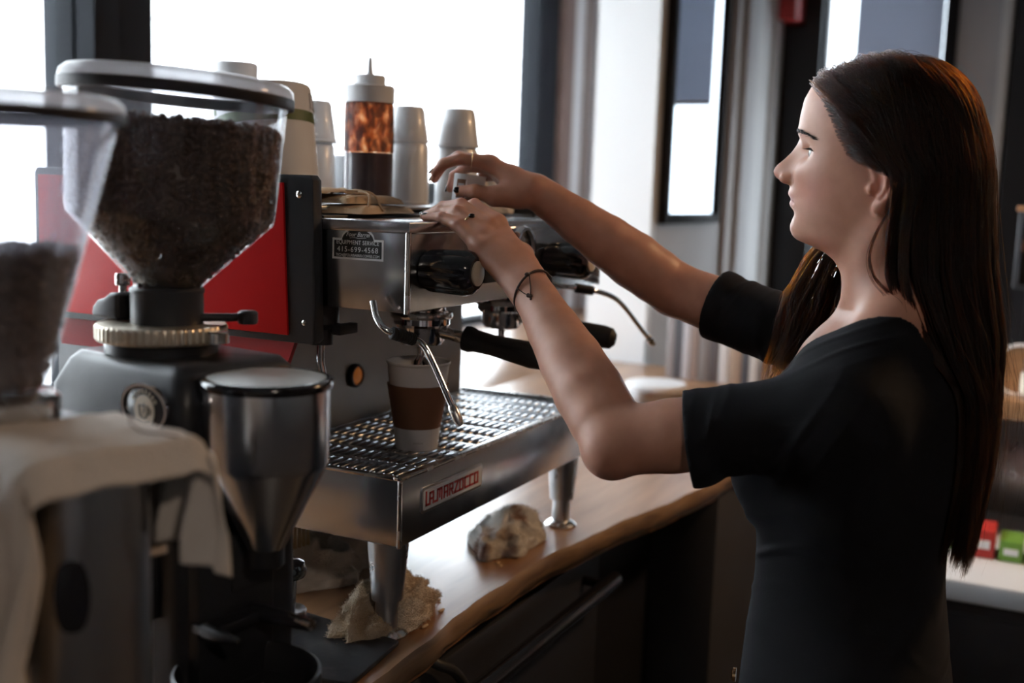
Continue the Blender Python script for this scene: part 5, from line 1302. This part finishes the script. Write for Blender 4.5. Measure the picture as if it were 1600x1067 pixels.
# ---- eyes
eye_w = mat('eye_white', (.72, .70, .68), .08, coat=.6)
for sx in (-1, 1):
    ec = Vector((PX + sx * .0325, .2695, 1.5790)); er = .0124
    gz = Vector((0, 1, -.16)).normalized()
    eb = MB().sphere(ec, er, 28, 18).build('eyeball', eye_w, person, smooth=180)
    for nme, a0, a1, m_ in (('iris', .0, 29, mat('iris_%d' % (sx + 1), (.07, .038, .02), .15)), ('pupil', .0, 12, M['ink'])):
        pr_ = [((er + (.0002 if nme == 'iris' else .0003)) * math.sin(R(a)), (er + (.0002 if nme == 'iris' else .0003)) * math.cos(R(a))) for a in np.linspace(a1, .5, 8)]
        MB().lathe(pr_, 28, ec, gz, cap0=False).build(nme, m_, eb, smooth=180)
    # lids: shells of a slightly larger sphere
    def lid(e0, e1, rr_):
        rows = []
        for i in range(15):
            row_ = []
            for j in range(33):
                az = R(-82 + 164 * j / 32); q = math.cos(az * .98) ** .38
                el = R(e0[0] * q + e0[1]) + (R(e1) - R(e0[0] * q + e0[1])) * i / 14
                rr2 = rr_ - .0006 * (i / 14)
                row_.append(ec + Vector((math.sin(az) * math.cos(el), math.cos(az) * math.cos(el), math.sin(el))) * rr2)
            rows.append(row_)
        return MB().grid(rows)
    ul = lid((27, -2), 80, .01350); ul.build('upper_eyelid', sk_l if False else None, person, smooth=180).data.materials.append(mat('eyelid_skin_%d' % (sx + 1), (.46, .27, .21), .5, sss=.1))
    lid((-25, -2), -75, .01335).build('lower_eyelid', mat('eyelid_skin_low_%d' % (sx + 1), (.52, .31, .24), .5, sss=.1), person, smooth=180)
    ls = MB()
    for k in range(80):
        az = R(-80 + 160 * k / 79); el = R(27 * math.cos(az) ** .38 - 2)
        d0 = Vector((math.sin(az) * math.cos(el), math.cos(az) * math.cos(el), math.sin(el))); p0 = ec + d0 * .0135
        dz_ = Vector((d0.x * .7, d0.y, -.22)).normalized(); ln = .0088
        ls.tube([p0, p0 + dz_ * ln * .5, p0 + dz_ * ln + Vector((0, 0, .0016))], [.0006, .0004, .0001], 4)
    ls.build('eyelashes', M['ink'], person, kind='stuff')
# eyebrows, laid on the surface of the brow
def face_y(x, z):
    lo, hi = .22, .36
    for _ in range(30):
        mid = (lo + hi) / 2
        if float(head_fn(np.float64(x), np.float64(mid), np.float64(z))) < 0: lo = mid
        else: hi = mid
    return lo
for sx in (-1, 1):
    bb_ = MB()
    for k in range(260):
        t = rng.random(); xx = PX + sx * (.010 + .044 * t); z = 1.6045 + .0035 * math.sin(t * 2.4) - .012 * t * t + rng.normal() * .0017 * (1 - .55 * t)
        p0 = Vector((xx, face_y(xx, z) + .0002, z)); x2 = xx + sx * .005; z2 = z + .0012 - .0026 * t
        p1 = Vector((x2, face_y(x2, z2) + .0008, z2)); bb_.tube([p0, (p0 + p1) / 2 + Vector((0, .0005, 0)), p1], [.00034, .00030, .00008], 4)
    bb_.build('eyebrow', M['ink'] if False else mat('brow_hair_%d' % (sx + 1), (.010, .006, .004), .7, spec=.15), person, kind='stuff')

# ---- nails
def nail(P, Rr, nrm, nm='fingernail'):
    a, b = Vector(P[2]), Vector(P[3]); d = (b - a).normalized(); n_ = Vector(nrm); n_ = (n_ - d * n_.dot(d)).normalized(); s_ = d.cross(n_)
    mm = Matrix((d, s_, n_)).transposed(); c = b + n_ * (Rr[3] * .80) + d * (Rr[3] * .18)
    MB().sphere(c, (.0066, .0048, .0019), 18, 10, mm).build(nm, M['nail'], person, smooth=180)
for nme in FL: nail(*FL[nme], (-.15, -.1, 1))
nail(*TL, (-.6, .2, .75), 'thumbnail')
for nme in FR: nail(*FR[nme], (-.25, 1.0, .45))
nail(*TR, (-.95, -.15, .2), 'thumbnail')
# ---- rings and bracelet
def band(c, axis, r_, t_, material, nm, par=person, n=36):
    axis = Vector(axis).normalized(); u = axis.orthogonal().normalized(); v = axis.cross(u); c = Vector(c)
    pts = [c + (u * math.cos(2 * math.pi * k / n) + v * math.sin(2 * math.pi * k / n)) * r_ for k in range(n + 1)]
    return MB().tube(pts, t_, 8, False).build(nm, material, par, smooth=180)
a, b = np.array(FL['ring'][0][0]), np.array(FL['ring'][0][1])
rg_ = band(a + (b - a) * .52, b - a, .0103, .0016, M['gold'], 'ring')
cst = Vector(a + (b - a) * .52) + (Vector((-.35, -.5, .8)).normalized()) * .0112
MB().sphere(cst, (.0052, .0046, .0034), 16, 10).build('black_stone', M['bakelite'], rg_, smooth=180)
a, b = np.array(FR['index'][0][0]), np.array(FR['index'][0][1]); band(a + (b - a) * .60, b - a, .0107, .0007, M['gold'], 'ring')
wc = np.array(lerp(JL['E'], JL['W'], .965)); ax_ = (np.array(JL['W']) - np.array(JL['E'])); ax_ /= np.linalg.norm(ax_); ax_t = ax_ + np.array((-.10, .25, -.30))
bl = band(wc, ax_t, .0312, .0016, M['cord'], 'bracelet')
axv = Vector(ax_t).normalized(); u = Vector((-1, -.2, .55)); u = (u - axv * u.dot(axv)).normalized(); v = axv.cross(u)
pt = lambda deg, r_=.0312: Vector(wc) + (u * math.cos(R(deg)) + v * math.sin(R(deg))) * r_
MB().tube([pt(a_) for a_ in range(-130, -60, 6)] if False else [pt(a_, .0312) for a_ in range(95, 150, 5)], .0021, 8).build('wrapped_cord', M['rubber'], bl, smooth=180)
for dg_, en in ((20, Vector((-.012, -.012, -.030))), (-25, Vector((.004, -.020, -.012)))):
    def lay(q):
        q = Vector(q); a_ = Vector(JL['W']); d_ = Vector(ax_); c_ = a_ + d_ * (q - a_).dot(d_); return c_ + (q - c_).normalized() * (.0288 + .09 * max(0, -(q - a_).dot(d_)) * .25)
    p0 = pt(dg_, .0322); p1 = lay(p0 + en)
    MB().tube([p0, lay(p0 + en * .33), lay(p0 + en * .66), p1], .0007, 6).build('cord_end', M['cord'], bl, smooth=180)
    MB().sphere(p1, .0028, 12, 8).build('bead', M['cord'], bl, smooth=180)
    MB().sphere(lay(p1 + en.normalized() * .0045), .0016, 10, 6).build('bead', M['cord'], bl, smooth=180)
MB().sphere(pt(15, .0325), (.0036, .0036, .0028), 12, 8).build('knot', M['cord'], bl, smooth=180)

# ---- hair
hm = bpy.data.materials.new('dark_brown_hair'); hm.use_nodes = True; N = hm.node_tree.nodes; L = hm.node_tree.links; N.remove(N['Principled BSDF'])
hb = N.new('ShaderNodeBsdfHairPrincipled'); hb.parametrization = 'MELANIN'
hb.inputs['Melanin'].default_value = .87; hb.inputs['Melanin Redness'].default_value = 1.0; hb.inputs['Roughness'].default_value = .36; hb.inputs['Radial Roughness'].default_value = .45; hb.inputs['Coat'].default_value = 0
hb.inputs['Random Color'].default_value = .25; hb.inputs['IOR'].default_value = 1.36
L.new(hb.outputs[0], N['Material Output'].inputs['Surface'])
HC = np.array((PX, .195, 1.60))
def on_head(dirs_, off):
    """point on the (grown) head along directions from the head centre"""
    lo = np.full(len(dirs_), .02); hi = np.full(len(dirs_), .24)
    for _ in range(26):
        mid = (lo + hi) / 2; p = HC + dirs_ * mid[:, None]; ins = head_fn(p[:, 0], p[:, 1], p[:, 2]) < 0
        lo = np.where(ins, mid, lo); hi = np.where(ins, hi, mid)
    return HC + dirs_ * (lo + off)[:, None]
def scalp(n):
    out = []
    hz = [1.44, 1.47, 1.50, 1.545, 1.556, 1.565, 1.575, 1.59, 1.61, 1.63, 1.645, 1.662, 1.70]; hy = [.145, .150, .155, .168, .194, .218, .231, .241, .251, .262, .272, .2900, .31]
    while len(out) < n:
        d = rng.normal(size=(n * 2, 3)); d /= np.linalg.norm(d, axis=1)[:, None]; d = d[d[:, 2] > -.9]
        p = on_head(d, 0); ok = (p[:, 1] < np.interp(p[:, 2], hz, hy)) & (p[:, 2] > 1.455)
        near_edge = (np.interp(p[:, 2], hz, hy) - p[:, 1]) < .022; ok &= near_edge | (rng.random(len(d)) < .55)       # denser along the hairline
        out += list(d[ok])
    return np.array(out[:n])
def bundle(alpha, rho, z, side):
    """cross-section of the hanging hair at height z; alpha 0 = front edge on the near side, 90 = back, 180 = far side"""
    yin = np.interp(z, [1.05, 1.10, 1.20, 1.306, 1.347, 1.40, 1.44, 1.48, 1.53, 1.56], [.088, .088, .090, .092, .122, .150, .166, .166, .160, .158])
    yout = np.interp(z, [1.05, 1.10, 1.20, 1.254, 1.37, 1.45, 1.54, 1.60], [.074, .066, .052, .048, .046, .060, .072, .075])
    wx_ = np.interp(z, [1.05, 1.12, 1.25, 1.37, 1.45, 1.53, 1.58], [.028, .040, .058, .074, .080, .0815, .084]); xc = np.interp(z, [1.05, 1.25, 1.5], [1.395, 1.405, PX])
    a = np.radians(alpha)
    return np.stack([xc - wx_ * rho * np.cos(a), yin - (yin - yout) * np.sin(a) * (.25 + .75 * rho), z], -1)
def strands(n, npts=26):
    d = scalp(n); root = on_head(d, -.001)
    az = np.degrees(np.arctan2(-(root[:, 0] - PX), root[:, 1] - .195))        # 0 front, +90 near side, 180 back
    near = az >= 0
    aaz = np.abs(az); al = np.clip((aaz - 35) / 145, 0, 1) * 90 + rng.normal(size=n) * 9
    al = np.where(near, al, 180 - al); al = np.clip(al, -6, 186)
    rho = .45 + .55 * np.sqrt(rng.random(n)); lay = rng.random(n)
    zend = np.where(al < 50, rng.uniform(1.10, 1.26, n), rng.uniform(1.085, 1.25, n)) + .06 * (1 - rho)
    ztop = 1.545 - .012 * rng.random(n)
    tgt = bundle(al, rho * .97 + .03, ztop, near); dt_ = tgt - HC; lt_ = np.linalg.norm(dt_, axis=1); dt_ /= lt_[:, None]
    mid = d + dt_ + np.array((0, 0, .42)) * np.exp(-((aaz - 40) / 60) ** 2)[:, None] + (np.array((0, -.15, .1)))[None, :]; mid /= np.linalg.norm(mid, axis=1)[:, None]
    n1_ = int(npts * .45); n2_ = npts - n1_; PTS = np.zeros((n, npts, 3))
    for i in range(n1_):
        t = i / n1_; dd = d * (1 - t) ** 2 + mid * 2 * t * (1 - t) + dt_ * t * t; dd /= np.linalg.norm(dd, axis=1)[:, None]
        base = on_head(dd, 0); rb = np.linalg.norm(base - HC, axis=1); off = (.003 + .011 * lay) * min(1, t * 5)
        rr2 = rb + off; w_ = np.clip((t - .55) / .45, 0, 1) ** 2; rr2 = rr2 * (1 - w_) + np.maximum(lt_, rb + off * .6) * w_
        PTS[:, i] = HC + dd * rr2[:, None]
    st_ = np.linalg.norm(np.maximum(lt_, 0)[:, None], axis=1); last = PTS[:, n1_ - 1]
    ph = rng.uniform(0, 6.28, n); clump = np.round(al / 6); cph = clump * 2.399
    for i in range(n2_):
        t = (i + 1) / n2_; z = ztop + (zend - ztop) * t; p = bundle(al, rho * (1 - .10 * t), z, near)
        amp = .010 * t ** 1.1
        p[:, 0] += amp * np.sin(cph + t * 6 + ph * .12) + .0025 * t * np.sin(ph + t * 11)
        p[:, 1] += amp * .8 * np.cos(cph * 1.7 + t * 5.2 + ph * .1) + .003 * t * np.cos(ph * 2 + t * 9)
        bl_ = max(0, 1 - i / 3) * .5; p = p * (1 - bl_) + (last + (p - bundle(al, rho, ztop, near))) * bl_
        PTS[:, n1_ + i] = p
    return PTS
def far_lock(n, npts=22):
    """hair that falls in front of the far shoulder"""
    z_k = [1.58, 1.53, 1.48, 1.45, 1.40, 1.35, 1.30, 1.26]
    yin = [.215, .215, .218, .226, .232, .240, .268, .300]; yout = [.250, .258, .275, .300, .322, .330, .340, .348]; xk = [1.500, 1.503, 1.500, 1.500, 1.503, 1.508, 1.512, 1.515]
    u = rng.random(n); v_ = rng.normal(size=n) * .35; zend = rng.uniform(1.262, 1.36, n) + .03 * (1 - u); PTS = np.zeros((n, npts, 3)); ph = np.round(u * 9) * 2.1; p2 = rng.uniform(0, 6.28, n)
    for i in range(npts):
        t = i / (npts - 1); z = 1.585 + (zend - 1.585) * t
        y = np.interp(z, z_k[::-1], yin[::-1]) * (1 - u) + np.interp(z, z_k[::-1], yout[::-1]) * u; x = np.interp(z, z_k[::-1], xk[::-1]) + .022 * v_
        y = y + .008 * t * np.sin(ph + t * 8 + p2 * .15) + .003 * t * np.sin(p2 + 14 * t); x = x + .008 * t * np.cos(ph * 1.3 + t * 7)
        PTS[:, i] = np.stack([x, y, z], -1)
    return PTS
def push_out(PTS):
    """keep strands outside the head, neck and top"""
    sh_ = PTS.shape; p = PTS.reshape(-1, 3).copy()
    tf = torso_fn(.010)
    for _ in range(2):
        d = tf(p[:, 0], p[:, 1], p[:, 2]); m_ = (d < 0) & (p[:, 2] < 1.36)
        cx_ = np.array((PX, .19)); v_ = p[:, :2] - cx_; ln = np.linalg.norm(v_, axis=1)[:, None] + 1e-6
        p[:, :2] = np.where(m_[:, None], p[:, :2] + v_ / ln * np.clip(-d, 0, .06)[:, None], p[:, :2])
    return p.reshape(sh_)
def curves_obj(name, PTS, rad):
    hc = bpy.data.hair_curves.new(name); n, k, _ = PTS.shape; hc.add_curves([k] * n)
    off = np.array(origin_of(person)); hc.points.foreach_set('position', (PTS - off).astype(np.float32).ravel())
    rr2 = np.tile(np.concatenate([np.full(k - 5, 1.0), np.linspace(1, .25, 5)]) * rad, n).astype(np.float32)
    at_ = hc.attributes.get('radius') or hc.attributes.new('radius', 'FLOAT', 'POINT'); at_.data.foreach_set('value', rr2)
    hc.materials.append(hm); o = bpy.data.objects.new(name, hc); link(o, person); o['kind'] = 'stuff'; return o
scene.cycles_curves.shape = 'RIBBONS' if hasattr(scene, 'cycles_curves') else 'RIBBONS'
scene.cycles_curves.subdivisions = 2
H1 = push_out(strands(17500)); H2 = push_out(far_lock(2600))
curves_obj('long_hair', H1, .00022); curves_obj('front_lock', H2, .00022)
fly = H1[rng.choice(len(H1), 160, replace=False)].copy(); k = fly.shape[1]
wv = (np.linspace(0, 1, k) ** 1.5)[None, :, None]; fly = fly + wv * rng.normal(size=(160, 1, 3)) * np.array((.02, .022, .012)) + wv * .006 * np.sin(np.linspace(0, 9, k)[None, :, None] + rng.uniform(0, 6, (160, 1, 3)))
curves_obj('flyaway_hair', fly, .00011)
# loose strand before the neck
loose = []
for k in range(26):
    j = rng.normal(size=3) * .0018
    P = smoothpts([(1.352, .176, 1.520), (1.347, .190, 1.490), (1.346, .197, 1.462), (1.343, .190, 1.438), (1.340, .172, 1.420), (1.338, .155, 1.405), (1.335, .135, 1.36)], 4)
    loose.append(np.array(P) + j * np.linspace(.3, 1.6, len(P))[:, None])
curves_obj('loose_strand', np.array(loose), .0002)
